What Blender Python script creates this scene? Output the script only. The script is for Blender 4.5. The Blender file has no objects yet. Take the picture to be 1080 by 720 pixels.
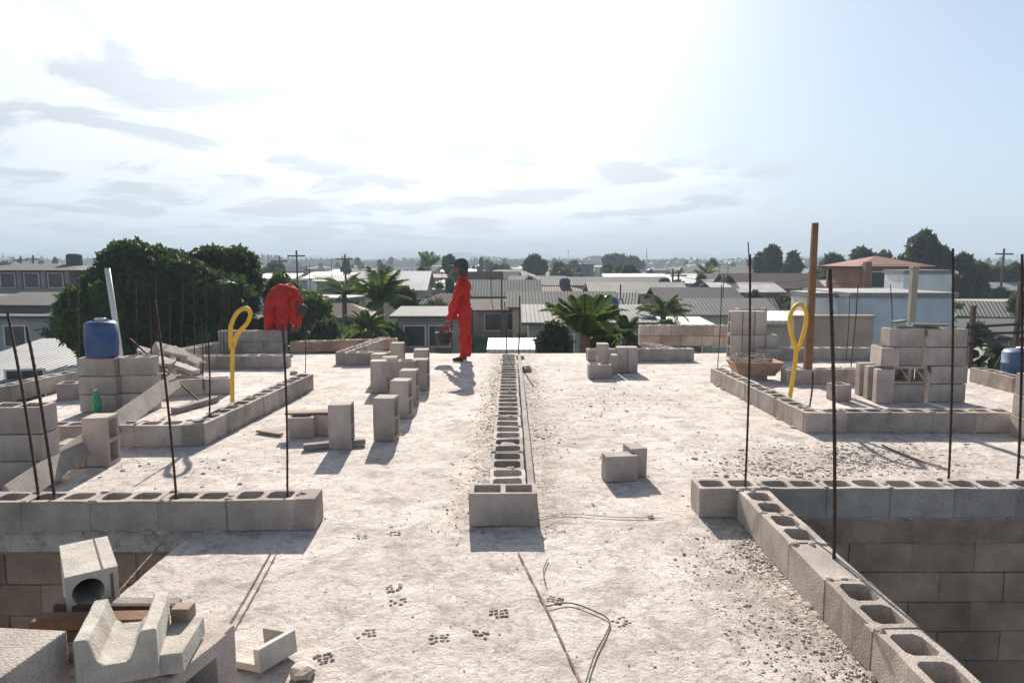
import bpy, bmesh, math, random
from mathutils import Vector, Matrix, noise as mnoise
R = math.radians
random.seed(7)
C = bpy.context.scene.collection
SC = bpy.context.scene

# ------------------------------------------------------------------ camera, sky, sun, exposure
CAM_H = 1.60; PITCH = math.atan(84/720)
cd = bpy.data.cameras.new('camera'); cam = bpy.data.objects.new('camera', cd); C.objects.link(cam)
cd.lens = 24; cd.sensor_width = 36; cd.clip_start = .05; cd.clip_end = 12000
cam.location = (0, 0, CAM_H); cam.rotation_euler = (math.pi/2-PITCH, 0, 0)
SC.camera = cam
SUN_EL = R(30); SUN_AZ = R(-5)          # azimuth from +Y towards +X
SDIR = Vector((math.sin(SUN_AZ)*math.cos(SUN_EL), math.cos(SUN_AZ)*math.cos(SUN_EL), math.sin(SUN_EL)))
SC.view_settings.view_transform = 'Standard'; SC.view_settings.look = 'None'
SC.view_settings.exposure = 1.08; SC.view_settings.gamma = 1
sl = bpy.data.lights.new('sun', 'SUN'); sl.energy = 4.9; sl.angle = R(.55); sl.color = (1, .93, .84)
so = bpy.data.objects.new('sun', sl); C.objects.link(so); so.rotation_euler = SDIR.to_track_quat('Z', 'Y').to_euler()

world = bpy.data.worlds.new('World'); SC.world = world; world.use_nodes = True
def build_world():
    nt = world.node_tree; N = nt.nodes; L = nt.links; N.clear()
    out = N.new('ShaderNodeOutputWorld'); bg = N.new('ShaderNodeBackground'); bg.inputs[1].default_value = .05
    L.new(bg.outputs[0], out.inputs[0])
    sky = N.new('ShaderNodeTexSky'); sky.sky_type = 'NISHITA'; sky.sun_disc = False
    sky.sun_elevation = SUN_EL; sky.sun_rotation = SUN_AZ; sky.dust_density = 2.0; sky.air_density = 1.0; sky.altitude = 0
    tc = N.new('ShaderNodeTexCoord')
    def m(op, a, b=None, c=None, clamp=False):
        n = N.new('ShaderNodeMath'); n.operation = op; n.use_clamp = clamp
        for i, v in enumerate((a, b, c)):
            if v is None: continue
            if isinstance(v, (int, float)): n.inputs[i].default_value = v
            else: L.new(v, n.inputs[i])
        return n.outputs[0]
    sep = N.new('ShaderNodeSeparateXYZ'); L.new(tc.outputs['Generated'], sep.inputs[0])
    x, y, z = sep.outputs
    zz = m('ADD', m('MAXIMUM', z, 0), .10)
    cmb = N.new('ShaderNodeCombineXYZ'); L.new(m('DIVIDE', x, zz), cmb.inputs[0]); L.new(m('DIVIDE', y, zz), cmb.inputs[1]); cmb.inputs[2].default_value = 4.3
    def noise(scale, det, rough, off):
        mp = N.new('ShaderNodeMapping'); mp.inputs['Location'].default_value = off; L.new(cmb.outputs[0], mp.inputs[0])
        n = N.new('ShaderNodeTexNoise'); n.inputs['Scale'].default_value = scale; n.inputs['Detail'].default_value = det
        n.inputs['Roughness'].default_value = rough; n.inputs['Distortion'].default_value = .6; L.new(mp.outputs[0], n.inputs['Vector']); return n.outputs[0]
    n1 = noise(.42, 7, .58, (3.1, 1.7, 0)); n2 = noise(1.3, 5, .6, (7, 2, 1))
    dt = N.new('ShaderNodeVectorMath'); dt.operation = 'DOT_PRODUCT'; L.new(tc.outputs['Generated'], dt.inputs[0]); dt.inputs[1].default_value = SDIR
    d = m('MAXIMUM', dt.outputs['Value'], 0)
    glow = m('POWER', d, 9)
    # cover: cloud bank round the sun and to the left, thinner to the right and overhead behind
    cover = m('ADD', m('ADD', m('MULTIPLY', x, -.40), m('MULTIPLY', glow, .30)), m('MULTIPLY', m('MAXIMUM', m('SUBTRACT', z, .5), 0), -1.2))
    v = m('ADD', m('ADD', n1, m('MULTIPLY', n2, .25)), cover)
    mask = N.new('ShaderNodeMapRange'); mask.interpolation_type = 'SMOOTHSTEP'; L.new(v, mask.inputs[0]); mask.inputs[1].default_value = .58; mask.inputs[2].default_value = .74
    thick = N.new('ShaderNodeMapRange'); thick.interpolation_type = 'SMOOTHSTEP'; L.new(n2, thick.inputs[0]); thick.inputs[1].default_value = .46; thick.inputs[2].default_value = .60
    thick.inputs[3].default_value = 1.0; thick.inputs[4].default_value = .66
    br = m('MULTIPLY', m('ADD', 8.3, m('MULTIPLY', glow, 13.0)), thick.outputs[0])
    cc = N.new('ShaderNodeCombineColor'); L.new(br, cc.inputs[0]); L.new(m('MULTIPLY', br, 1.05), cc.inputs[1]); L.new(m('MULTIPLY', br, 1.11), cc.inputs[2])
    mx = N.new('ShaderNodeMix'); mx.data_type = 'RGBA'; L.new(m('MULTIPLY', mask.outputs[0], .85), mx.inputs[0])
    veil = N.new('ShaderNodeMix'); veil.data_type = 'RGBA'; vf = N.new('ShaderNodeMapRange'); L.new(z, vf.inputs[0]); vf.inputs[1].default_value = .05; vf.inputs[2].default_value = .75; vf.inputs[3].default_value = .62; vf.inputs[4].default_value = .0; L.new(vf.outputs[0], veil.inputs[0])
    veil.inputs[7].default_value = (5.4, 7.9, 10.9, 1); L.new(sky.outputs[0], veil.inputs[6])
    L.new(veil.outputs[2], mx.inputs[6]); L.new(cc.outputs[0], mx.inputs[7]); L.new(mx.outputs[2], bg.inputs[0])
build_world()

# ------------------------------------------------------------------ photo pixel -> point in the place (used only to measure)
_f = Vector((0, math.cos(PITCH), -math.sin(PITCH))); _u = Vector((0, math.sin(PITCH), math.cos(PITCH)))
def ray(px, py): return _f + Vector(((px-540)/720, 0, 0)) + _u*((360-py)/720)
def P(px, py, z=0.0):
    d = ray(px, py); t = (z-CAM_H)/d.z; return Vector((d.x*t, d.y*t, z))
def PY(px, py, Y):
    d = ray(px, py); t = Y/d.y; return Vector((d.x*t, Y, CAM_H+d.z*t))

# ------------------------------------------------------------------ materials
def mat(name, col, rough=.85, col2=None, scale=6, bump=.3, bscale=60, spec=.3, metal=0, vcol=False, speck=0, detail=6, dist=.01, objrand=0):
    m = bpy.data.materials.new(name); m.use_nodes = True; nt = m.node_tree; N = nt.nodes; L = nt.links
    b = N['Principled BSDF']; b.inputs['Roughness'].default_value = rough; b.inputs['Specular IOR Level'].default_value = spec; b.inputs['Metallic'].default_value = metal
    tc = N.new('ShaderNodeTexCoord')
    no = N.new('ShaderNodeTexNoise'); no.inputs['Scale'].default_value = scale; no.inputs['Detail'].default_value = detail; no.inputs['Roughness'].default_value = .6; L.new(tc.outputs['Object'], no.inputs['Vector'])
    mr = N.new('ShaderNodeMapRange'); mr.inputs[1].default_value = .36; mr.inputs[2].default_value = .64; L.new(no.outputs[0], mr.inputs[0])
    mx = N.new('ShaderNodeMix'); mx.data_type = 'RGBA'; L.new(mr.outputs[0], mx.inputs[0])
    c2 = col2 or tuple(c*.72 for c in col)
    mx.inputs[6].default_value = (*col, 1); mx.inputs[7].default_value = (*c2, 1); cur = mx.outputs[2]
    if speck:
        n2 = N.new('ShaderNodeTexNoise'); n2.inputs['Scale'].default_value = 220; n2.inputs['Detail'].default_value = 2; L.new(tc.outputs['Object'], n2.inputs['Vector'])
        r2 = N.new('ShaderNodeMapRange'); r2.inputs[1].default_value = .35; r2.inputs[2].default_value = .65; r2.inputs[3].default_value = 1-speck; r2.inputs[4].default_value = 1+speck*.6; L.new(n2.outputs[0], r2.inputs[0])
        v = N.new('ShaderNodeVectorMath'); v.operation = 'SCALE'; L.new(cur, v.inputs[0]); L.new(r2.outputs[0], v.inputs['Scale']); cur = v.outputs[0]
    if vcol:
        at = N.new('ShaderNodeAttribute'); at.attribute_name = 'tint'
        v = N.new('ShaderNodeVectorMath'); v.operation = 'MULTIPLY'; L.new(cur, v.inputs[0]); L.new(at.outputs['Vector'], v.inputs[1]); cur = v.outputs[0]
    if objrand:
        oi = N.new('ShaderNodeObjectInfo'); r3 = N.new('ShaderNodeMapRange'); r3.inputs[3].default_value = 1-objrand; r3.inputs[4].default_value = 1+objrand; L.new(oi.outputs['Random'], r3.inputs[0])
        v = N.new('ShaderNodeVectorMath'); v.operation = 'SCALE'; L.new(cur, v.inputs[0]); L.new(r3.outputs[0], v.inputs['Scale']); cur = v.outputs[0]
    L.new(cur, b.inputs['Base Color'])
    if bump:
        n3 = N.new('ShaderNodeTexNoise'); n3.inputs['Scale'].default_value = bscale; n3.inputs['Detail'].default_value = 4; L.new(tc.outputs['Object'], n3.inputs['Vector'])
        bp = N.new('ShaderNodeBump'); bp.inputs['Strength'].default_value = bump; bp.inputs['Distance'].default_value = dist; L.new(n3.outputs[0], bp.inputs['Height']); L.new(bp.outputs[0], b.inputs['Normal'])
    return m

M = {}
M['block'] = mat('concrete_block', (.46, .40, .355), .95, (.30, .258, .228), 4, .75, 130, .15, vcol=True, speck=.28, dist=.006)
M['mortar'] = mat('mortar', (.36, .335, .31), .95, (.27, .25, .23), 14, .8, 60, .15, vcol=True, dist=.012)
M['pitwall'] = mat('lower_block', (.50, .36, .27), .95, (.28, .20, .15), 2.5, .6, 110, .1, vcol=True, speck=.25, dist=.006)
M['beam'] = mat('mud_stained_beam', (.42, .30, .215), .95, (.25, .18, .13), 5, .6, 40, .1, dist=.02)
M['rubble'] = mat('rubble', (.46, .41, .36), .95, (.33, .29, .25), 9, .4, 90, .15, vcol=True)
M['steel'] = mat('rusty_steel', (.085, .05, .035), .75, (.045, .03, .025), 30, .5, 200, .3, metal=.3)
M['wood'] = mat('old_wood', (.30, .235, .18), .85, (.20, .15, .11), 5, .4, 60, .2, objrand=.15)
M['wood_grey'] = mat('weathered_wood', (.30, .27, .24), .9, (.21, .185, .165), 5, .4, 60, .15)
M['wood_red'] = mat('reddish_timber', (.20, .11, .075), .85, (.12, .065, .04), 8, .4, 60, .2)
M['post'] = mat('ochre_timber', (.24, .13, .065), .85, (.14, .08, .045), 4, .4, 50, .2)
M['yellow'] = mat('yellow_conduit', (.80, .47, .03), .6, (.62, .38, .05), 9, 0, spec=.4)
M['blue'] = mat('blue_plastic', (.015, .055, .19), .5, (.05, .085, .17), 7, .1, 20, .45)
M['black'] = mat('black_rubber', (.03, .03, .032), .6, None, 8, .2, 40)
M['white_plastic'] = mat('white_plastic', (.62, .62, .60), .45, (.5, .5, .47), 6, 0)
M['greenbottle'] = mat('green_plastic', (.03, .30, .12), .25, (.02, .22, .09), 6, 0, spec=.6)
M['cloth_red'] = mat('red_cloth', (.50, .035, .028), .85, (.36, .024, .022), 5, .5, 25, .15, dist=.03)
M['cloth_grey'] = mat('grey_cloth', (.07, .08, .095), .9, (.045, .05, .06), 8, .4, 40, .15)
M['skin'] = mat('skin', (.20, .10, .06), .6, (.16, .08, .05), 8, .1, 60, .35)
M['glove'] = mat('glove', (.75, .62, .5), .9, None, 8, .2, 60)
M['wire'] = mat('pale_wire', (.48, .42, .34), .7, None, 8, 0)
M['cream'] = mat('cream_block', (.50, .465, .41), .95, (.36, .33, .29), 9, .5, 110, .12, speck=.16, dist=.006, detail=9)
M['dark'] = mat('score_dirt_shade', (.16, .12, .095), .95, None, 5, .2, 60)  # dirt of the score lines, also painted shade on the holed block
M['mud'] = mat('dried_mud', (.42, .365, .315), .95, None, 5, .2, 60)
M['ground'] = mat('town_ground', (.16, .14, .10), .95, (.07, .09, .04), .05, .4, .6, .1)
M['hill'] = mat('forest_hill', (.05, .075, .04), .95, (.03, .05, .03), .02, .5, .1, .1, dist=6)
def leafm(n, a, b, tr=.25):
    m = mat(n, a, .6, b, 1.3, 0, spec=.25, objrand=.15); m.node_tree.nodes['Principled BSDF'].inputs['Transmission Weight'].default_value = 0
    nt = m.node_tree; N = nt.nodes; L = nt.links; p = N['Principled BSDF']; t = N.new('ShaderNodeBsdfTranslucent'); s = N.new('ShaderNodeMixShader'); s.inputs[0].default_value = tr
    src = p.inputs['Base Color'].links[0].from_socket; L.new(src, t.inputs[0])
    o = [n for n in N if n.type == 'OUTPUT_MATERIAL'][0]
    L.new(p.outputs[0], s.inputs[1]); L.new(t.outputs[0], s.inputs[2]); L.new(s.outputs[0], o.inputs[0]); return m
M['leaf'] = leafm('mango_leaf', (.055, .09, .022), (.03, .05, .015), .35)
M['leaf_light'] = leafm('bright_leaf', (.11, .16, .035), (.06, .10, .025), .4)
M['leaf_far'] = leafm('far_leaf', (.08, .105, .05), (.05, .07, .033), .35)
M['palm'] = leafm('palm_leaf', (.16, .22, .05), (.09, .14, .035), .45)
M['trunk'] = mat('bark', (.13, .10, .075), .95, None, 10, .6, 20)
WALLC = {'white': (.78, .78, .76), 'cream': (.46, .40, .31), 'pale grey': (.38, .37, .35), 'bare brick': (.30, .15, .10), 'pale blue': (.54, .59, .66), 'pink': (.42, .26, .22), 'pale green': (.30, .38, .30), 'dark brown': (.085, .068, .07), 'grey': (.20, .195, .19)}
ROOFC = {'white': (.55, .54, .52), 'zinc': (.24, .24, .24), 'grey': (.14, .137, .13), 'rusty': (.12, .075, .055), 'dark': (.055, .052, .052), 'brown tiled': (.13, .08, .055), 'pale': (.34, .31, .27), 'red tiled': (.26, .10, .07)}
WM = {k: mat('wall_'+k.replace(' ', '_'), v, .9, tuple(c*.75 for c in v), .8, .2, 8, .2) for k, v in WALLC.items()}
def roofm(k, v):
    m = mat('roof_'+k.replace(' ', '_'), v, .6 if k in ('white', 'zinc') else .85, tuple(c*.7 for c in v), .7, 0, spec=.4, objrand=.12)
    nt = m.node_tree; N = nt.nodes; L = nt.links; tc = N.new('ShaderNodeTexCoord'); w = N.new('ShaderNodeTexWave'); w.inputs['Scale'].default_value = 1.6; w.bands_direction = 'X'
    L.new(tc.outputs['Object'], w.inputs[0]); b = N.new('ShaderNodeBump'); b.inputs['Strength'].default_value = .6; b.inputs['Distance'].default_value = .05; L.new(w.outputs[1], b.inputs['Height']); L.new(b.outputs[0], N['Principled BSDF'].inputs['Normal']); return m
RM = {k: roofm(k, v) for k, v in ROOFC.items()}
M['opening'] = mat('dark_opening', (.03, .032, .035), .35, None, 3, 0, spec=.5)
M['door'] = mat('painted_door', (.16, .11, .08), .6, None, 3, .1, 10, objrand=.4)

def slab_material():
    m = bpy.data.materials.new('cement_slab'); m.use_nodes = True; nt = m.node_tree; N = nt.nodes; L = nt.links; b = N['Principled BSDF']
    b.inputs['Roughness'].default_value = .92; b.inputs['Specular IOR Level'].default_value = .15
    tc = N.new('ShaderNodeTexCoord')
    def nz(s, d=6, r=.6, dist=0):
        n = N.new('ShaderNodeTexNoise'); n.inputs['Scale'].default_value = s; n.inputs['Detail'].default_value = d; n.inputs['Roughness'].default_value = r; n.inputs['Distortion'].default_value = dist; L.new(tc.outputs['Object'], n.inputs['Vector']); return n.outputs[0]
    def rng(v, a, bb, c=0, dd=1):
        n = N.new('ShaderNodeMapRange'); L.new(v, n.inputs[0]); n.inputs[1].default_value = a; n.inputs[2].default_value = bb; n.inputs[3].default_value = c; n.inputs[4].default_value = dd; return n.outputs[0]
    def mix(f, a, c):
        n = N.new('ShaderNodeMix'); n.data_type = 'RGBA'; L.new(f, n.inputs[0])
        for i, v in ((6, a), (7, c)):
            if isinstance(v, tuple): n.inputs[i].default_value = (*v, 1)
            else: L.new(v, n.inputs[i])
        return n.outputs[2]
    def mul(a, c):
        n = N.new('ShaderNodeMath'); n.operation = 'MULTIPLY'; L.new(a, n.inputs[0])
        if isinstance(c, float): n.inputs[1].default_value = c
        else: L.new(c, n.inputs[1])
        return n.outputs[0]
    c = mix(rng(nz(1.1, 8, .62, .4), .35, .65), (.68, .60, .55), (.52, .455, .415))
    c = mix(mul(rng(nz(4.5, 8, .7, .8), .48, .64), .75), c, (.29, .26, .235))          # damp and trodden patches
    c = mix(mul(rng(nz(26, 5, .7, .6), .53, .62), .6), c, (.26, .225, .195))                # crumbs of mortar
    c = mix(mul(rng(nz(2.3, 4, .6, .5), .56, .70), .6), c, (.68, .63, .57))          # lime dust
    c = mix(mul(rng(nz(90, 3, .7), .58, .66), .45), c, (.22, .19, .165))
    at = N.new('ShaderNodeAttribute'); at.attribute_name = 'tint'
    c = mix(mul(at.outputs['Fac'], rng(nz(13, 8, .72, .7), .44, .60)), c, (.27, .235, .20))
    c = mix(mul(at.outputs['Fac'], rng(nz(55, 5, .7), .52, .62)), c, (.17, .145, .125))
    L.new(c, b.inputs['Base Color'])
    add = N.new('ShaderNodeMath'); add.operation = 'ADD'; L.new(mul(nz(9, 8, .75, .5), 1.0), add.inputs[0]); L.new(mul(nz(60, 5, .7), .35), add.inputs[1])
    bp = N.new('ShaderNodeBump'); bp.inputs['Strength'].default_value = .75; bp.inputs['Distance'].default_value = .030; L.new(add.outputs[0], bp.inputs['Height']); L.new(bp.outputs[0], b.inputs['Normal'])
    return m
M['slab'] = slab_material()

# ------------------------------------------------------------------ mesh helpers
class MB:
    def __init__(s): s.v = []; s.f = []; s.t = []
    def add(s, vs, fs, tint=1.0, mtx=None):
        o = len(s.v); s.v += [(mtx @ Vector(p)) if mtx else Vector(p) for p in vs]
        s.f += [tuple(o+i for i in f) for f in fs]; s.t += [tint]*len(fs); return s
    def box(s, a, b, tint=1.0, mtx=None):
        x0, y0, z0 = a; x1, y1, z1 = b
        return s.add([(x0,y0,z0),(x1,y0,z0),(x1,y1,z0),(x0,y1,z0),(x0,y0,z1),(x1,y0,z1),(x1,y1,z1),(x0,y1,z1)],
                     [(3,2,1,0),(4,5,6,7),(0,1,5,4),(1,2,6,5),(2,3,7,6),(3,0,4,7)], tint, mtx)
    def plan(s, xs, ys, solid, z0, z1, tint=1.0, mtx=None):
        vs = []; fs = []; idx = {}
        def vid(i, j, k):
            q = (i, j, k)
            if q not in idx: idx[q] = len(vs); vs.append((xs[i], ys[j], (z0, z1)[k]))
            return idx[q]
        nx, ny = len(xs)-1, len(ys)-1
        S = lambda i, j: 0 <= i < nx and 0 <= j < ny and solid(i, j)
        for i in range(nx):
            for j in range(ny):
                if not S(i, j): continue
                fs.append((vid(i,j,1),vid(i+1,j,1),vid(i+1,j+1,1),vid(i,j+1,1)))
                fs.append((vid(i,j+1,0),vid(i+1,j+1,0),vid(i+1,j,0),vid(i,j,0)))
                if not S(i, j-1): fs.append((vid(i,j,0),vid(i+1,j,0),vid(i+1,j,1),vid(i,j,1)))
                if not S(i+1, j): fs.append((vid(i+1,j,0),vid(i+1,j+1,0),vid(i+1,j+1,1),vid(i+1,j,1)))
                if not S(i, j+1): fs.append((vid(i+1,j+1,0),vid(i,j+1,0),vid(i,j+1,1),vid(i+1,j+1,1)))
                if not S(i-1, j): fs.append((vid(i,j+1,0),vid(i,j,0),vid(i,j,1),vid(i,j+1,1)))
        return s.add(vs, fs, tint, mtx)
    def holed(s, x0, x1, W, cells, z0, z1, tint=1.0, mtx=None, sh=.032, ch=.022):
        """hollow block, chamfered cells open through; cells = list of (xa, xb)"""
        bounds = [x0]+[(cells[i][1]+cells[i+1][0])/2 for i in range(len(cells)-1)]+[x1]; vs = []; fs = []
        for c, (a, b) in enumerate(cells):
            A, B = bounds[c], bounds[c+1]; q = [(a+ch, sh), (b-ch, sh), (b, sh+ch), (b, W-sh-ch), (b-ch, W-sh), (a+ch, W-sh), (a, W-sh-ch), (a, sh+ch)]
            o_ = [(a+ch, 0), (b-ch, 0), (B, sh+ch), (B, W-sh-ch), (b-ch, W), (a+ch, W), (A, W-sh-ch), (A, sh+ch)]; cor = [(B, 0), (B, W), (A, W), (A, 0)]
            for k, z in ((0, z0), (1, z1)):
                base = len(vs); tp = k == 1; dd = .004 if tp else 0
                vs += [(x+(.0), y, z) for x, y in q]+[(x, y, z) for x, y in o_]+[(x, y, z) for x, y in cor]
                F = []
                for i in range(8):
                    j = (i+1) % 8
                    if i % 2 == 0: F.append((i, 8+i, 8+j, j))
                    else: F.append((i, 8+i, 16+i//2, 8+j, j))
                fs += [tuple(base+i for i in (f if tp else f[::-1])) for f in F]
            b0, b1 = len(vs)-40, len(vs)-20
            for i in range(8): j = (i+1) % 8; fs.append((b0+j, b0+i, b1+i, b1+j))
            ring = [8, 9, 16, 10, 11, 17, 12, 13, 18, 14, 15, 19]
            for i in range(12):
                p, r = ring[i], ring[(i+1) % 12]
                if p in (16, 10, 11) and r in (10, 11, 17) and c < len(cells)-1: continue
                if p in (18, 14, 15) and r in (14, 15, 19) and c > 0: continue
                fs.append((b0+p, b0+r, b1+r, b1+p))
        # weld
        key = {}; mp = []; nv = []
        for v in vs:
            k = tuple(round(t, 5) for t in v)
            if k not in key: key[k] = len(nv); nv.append(v)
            mp.append(key[k])
        return s.add(nv, [tuple(mp[i] for i in f) for f in fs], tint, mtx)
    def blob(s, c, sx, sy, sz, tint=1.0, mtx=None, seed=0):
        vs = []; fs = []; n = 8; c = Vector(c)
        for j, (r, z) in enumerate(((1, -.3), (.95, .2), (.6, .75))):
            for k in range(n):
                a = 2*math.pi*k/n; f = r*(1+.5*mnoise.noise(Vector((math.cos(a)*2, math.sin(a)*2+seed, z*2+seed*3.7)))); vs.append(c+Vector((math.cos(a)*f*sx, math.sin(a)*f*sy, z*sz)))
        vs.append(c+Vector((0, 0, sz)))
        for j in range(2):
            for k in range(n): k2 = (k+1) % n; fs.append((j*n+k, j*n+k2, (j+1)*n+k2, (j+1)*n+k))
        for k in range(n): fs.append((2*n+k, 2*n+(k+1) % n, 3*n))
        return s.add(vs, fs, tint, mtx)
    def tube(s, pts, r, n=6, tint=1.0, caps=True):
        pts = [Vector(p) for p in pts]; vs = []; fs = []
        rr = r if isinstance(r, (list, tuple)) else [r]*len(pts)
        up = None
        for i, p in enumerate(pts):
            d = (pts[min(i+1, len(pts)-1)]-pts[max(i-1, 0)]).normalized()
            if up is None: up = d.orthogonal().normalized()
            up = (up-d*up.dot(d)).normalized(); b = d.cross(up)
            for k in range(n):
                a = 2*math.pi*k/n; vs.append(p+(up*math.cos(a)+b*math.sin(a))*rr[i])
        for i in range(len(pts)-1):
            for k in range(n):
                k2 = (k+1) % n; fs.append((i*n+k, i*n+k2, (i+1)*n+k2, (i+1)*n+k))
        if caps: fs.append(tuple(range(n-1, -1, -1))); fs.append(tuple((len(pts)-1)*n+k for k in range(n)))
        return s.add(vs, fs, tint)
    def lathe(s, prof, n=24, mtx=None, tint=1.0):
        vs = []; fs = []
        for r, z in prof:
            for k in range(n):
                a = 2*math.pi*k/n; vs.append((r*math.cos(a), r*math.sin(a), z))
        for i in range(len(prof)-1):
            for k in range(n):
                k2 = (k+1) % n; fs.append((i*n+k, i*n+k2, (i+1)*n+k2, (i+1)*n+k))
        return s.add(vs, fs, tint, mtx)
    def build(s, name, m, parent=None, smooth=False, bevel=0, merge=True):
        me = bpy.data.meshes.new(name); me.from_pydata([tuple(v) for v in s.v], [], s.f); me.materials.append(m)
        at = me.color_attributes.new('tint', 'FLOAT_COLOR', 'CORNER'); arr = []
        for i, p in enumerate(me.polygons):
            t = s.t[i]; t = t if isinstance(t, tuple) else (t, t, t)
            for _ in p.loop_indices: arr += [t[0], t[1], t[2], 1]
        at.data.foreach_set('color', arr)
        if smooth: me.polygons.foreach_set('use_smooth', [True]*len(me.polygons))
        o = bpy.data.objects.new(name, me); C.objects.link(o)
        if parent: o.parent = parent
        if bevel:
            b = o.modifiers.new('bevel', 'BEVEL'); b.width = bevel; b.segments = 2; b.limit_method = 'ANGLE'; b.angle_limit = R(40)
        me.update(); return o
def tag(o, label, cat, group=None):
    o['label'] = label; o['category'] = cat
    if group: o['group'] = group
    return o
def struct(o): o['kind'] = 'structure'; return o
def empty(name, loc, rz=0):
    o = bpy.data.objects.new(name, None); C.objects.link(o); o.location = loc; o.rotation_euler = (0, 0, rz); o.empty_display_size = .2; return o
def tr(x, y, z, rz=0, rx=0, ry=0): return Matrix.Translation((x, y, z)) @ Matrix.Rotation(rz, 4, 'Z') @ Matrix.Rotation(rx, 4, 'X') @ Matrix.Rotation(ry, 4, 'Y')
rt = lambda a=.1: 1+random.uniform(-a, a)
def tint(a=.10):
    k = rt(a); return (k*rt(.02), k, k*rt(.02))

# ------------------------------------------------------------------ slab of the roof under construction
XL, XR, YF, YB = -5.6, 6.9, -1.2, 12.0
PITR = (1.59, 4.14); PITL = (-1.93, 3.97)     # right opening: x > , y < ; left opening: x < , y <
def in_slab(x, y):
    if x > PITR[0] and y < PITR[1]: return False
    if x < PITL[0]+(y-3.9)*-.05 and y < PITL[1] and y > 1.75: return False
    return True
def make_slab():
    st = .05; nx = int((XR-XL)/st); ny = int((YB-YF)/st); idx = {}; vs = []; fs = []
    def vid(i, j):
        if (i, j) not in idx:
            x = XL+i*st; y = YF+j*st
            z = mnoise.fractal(Vector((x*1.5, y*1.5, 3)), .8, 2, 4)*.006 + mnoise.noise(Vector((x*9, y*9, 0)))*.003 - .004
            idx[(i, j)] = len(vs); vs.append((x, y, z))
        return idx[(i, j)]
    S = lambda i, j: 0 <= i < nx and 0 <= j < ny and in_slab(XL+(i+.5)*st, YF+(j+.5)*st)
    def low(a):
        k = ('l', a)
        if k not in idx: v = vs[a]; idx[k] = len(vs); vs.append((v[0], v[1], -.14))
        return idx[k]
    for i in range(nx):
        for j in range(ny):
            if not S(i, j): continue
            q = (vid(i, j), vid(i+1, j), vid(i+1, j+1), vid(i, j+1)); fs.append(q)
            for k, (di, dj) in enumerate(((0, -1), (1, 0), (0, 1), (-1, 0))):
                if not S(i+di, j+dj):
                    a, b = q[k], q[(k+1) % 4]; fs.append((b, a, low(a), low(b)))
    mb = MB(); mb.add(vs, fs)
    spots = [(855, 488, .7, .45, 1), (940, 482, .9, .4, .9), (800, 600, .28, .40, .9), (850, 660, .3, .35, 1), (780, 560, .35, .35, .8), (600, 452, .8, .6, .35), (640, 420, .9, .8, .35), (500, 640, .25, .25, .35), (430, 600, .3, .3, .35), (660, 640, .2, .3, .4), (700, 560, .4, .3, .3), (170, 500, .6, .3, .4), (380, 560, .4, .2, .3), (720, 700, .25, .2, .5), (320, 640, .2, .2, .3)]
    spots = [(P(a, b), sx, sy, k) for a, b, sx, sy, k in spots]
    for i, f in enumerate(fs):
        x, y, _ = vs[f[0]]; d = 0
        for p, sx, sy, k in spots: d = max(d, k*math.exp(-((x-p.x)/sx)**2-((y-p.y)/sy)**2))
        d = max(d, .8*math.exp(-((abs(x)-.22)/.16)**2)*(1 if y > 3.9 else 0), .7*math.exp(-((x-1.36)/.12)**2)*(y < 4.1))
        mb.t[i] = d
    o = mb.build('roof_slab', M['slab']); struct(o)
make_slab()

def wall_blocks(mb, Lw, courses, W=.19, H=.19, L=.39, z0=0, shell=.03, top_cells=True, mt=None, offset=0, fill=(), joint=.012, cap_tint=None):
    """course after course of hollow blocks along +X from 0 to Lw, thickness 0..W in y"""
    for c in range(courses):
        last = c == courses-1; z = z0+c*(H+.01); x = -((c+offset) % 2)*(L+joint)/2; k = 0
        while x < Lw-.03:
            a = max(x, 0); b = min(x+L, Lw)
            if b-a > .05:
                jz = random.uniform(-.003, .003); jy = random.uniform(-.004, .004); t = tint(.18)
                last = c == courses-1
                if last and top_cells and b-a > .15 and k not in fill:
                    sh = shell; mid = .032
                    mid = .036; cl = [(a+sh, (a+b)/2-mid/2), ((a+b)/2+mid/2, b-sh)] if b-a > .3 else [(a+sh, b-sh)]
                    mb.holed(a, b, W, cl, z, z+H+jz, t, (mt or Matrix()) @ Matrix.Translation((0, jy, 0)), sh=shell+.002)
                    for (ca, cb) in cl:          # mortar that dropped into some cells
                        if random.random() < .22: mb.blob(((ca+cb)/2, W/2, z+H*random.uniform(.25, .8)), .085, .085, .03, .85, mt, random.random()*9)
                else: mb.box((a, jy, z), (b, W+jy, z+H+jz), t, mt)
            if b < Lw-.02 and last:
                for _ in range(random.choice((2, 3, 4))): mb.blob((b+joint/2+random.uniform(-.012, .02), random.choice((.02, .09, W-.02))+random.uniform(-.015, .015), z+H-.002), random.uniform(.014, .035), random.uniform(.012, .028), random.uniform(.006, .016), rt(.1), mt, random.random()*9)
            if b < Lw-.02: ji = random.uniform(.001, .005); mb.box((b+.0005, ji, z), (min(b+joint, Lw)-.0005, W-ji, z+H-random.uniform(.002, .006)), random.uniform(.92, 1.06), mt)
            x += L+joint; k += 1
        if c < courses-1: mb.box((.004, .0035, z+H+.0035), (Lw-.004, W-.0035, z+H+.0095), .95, mt)
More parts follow.
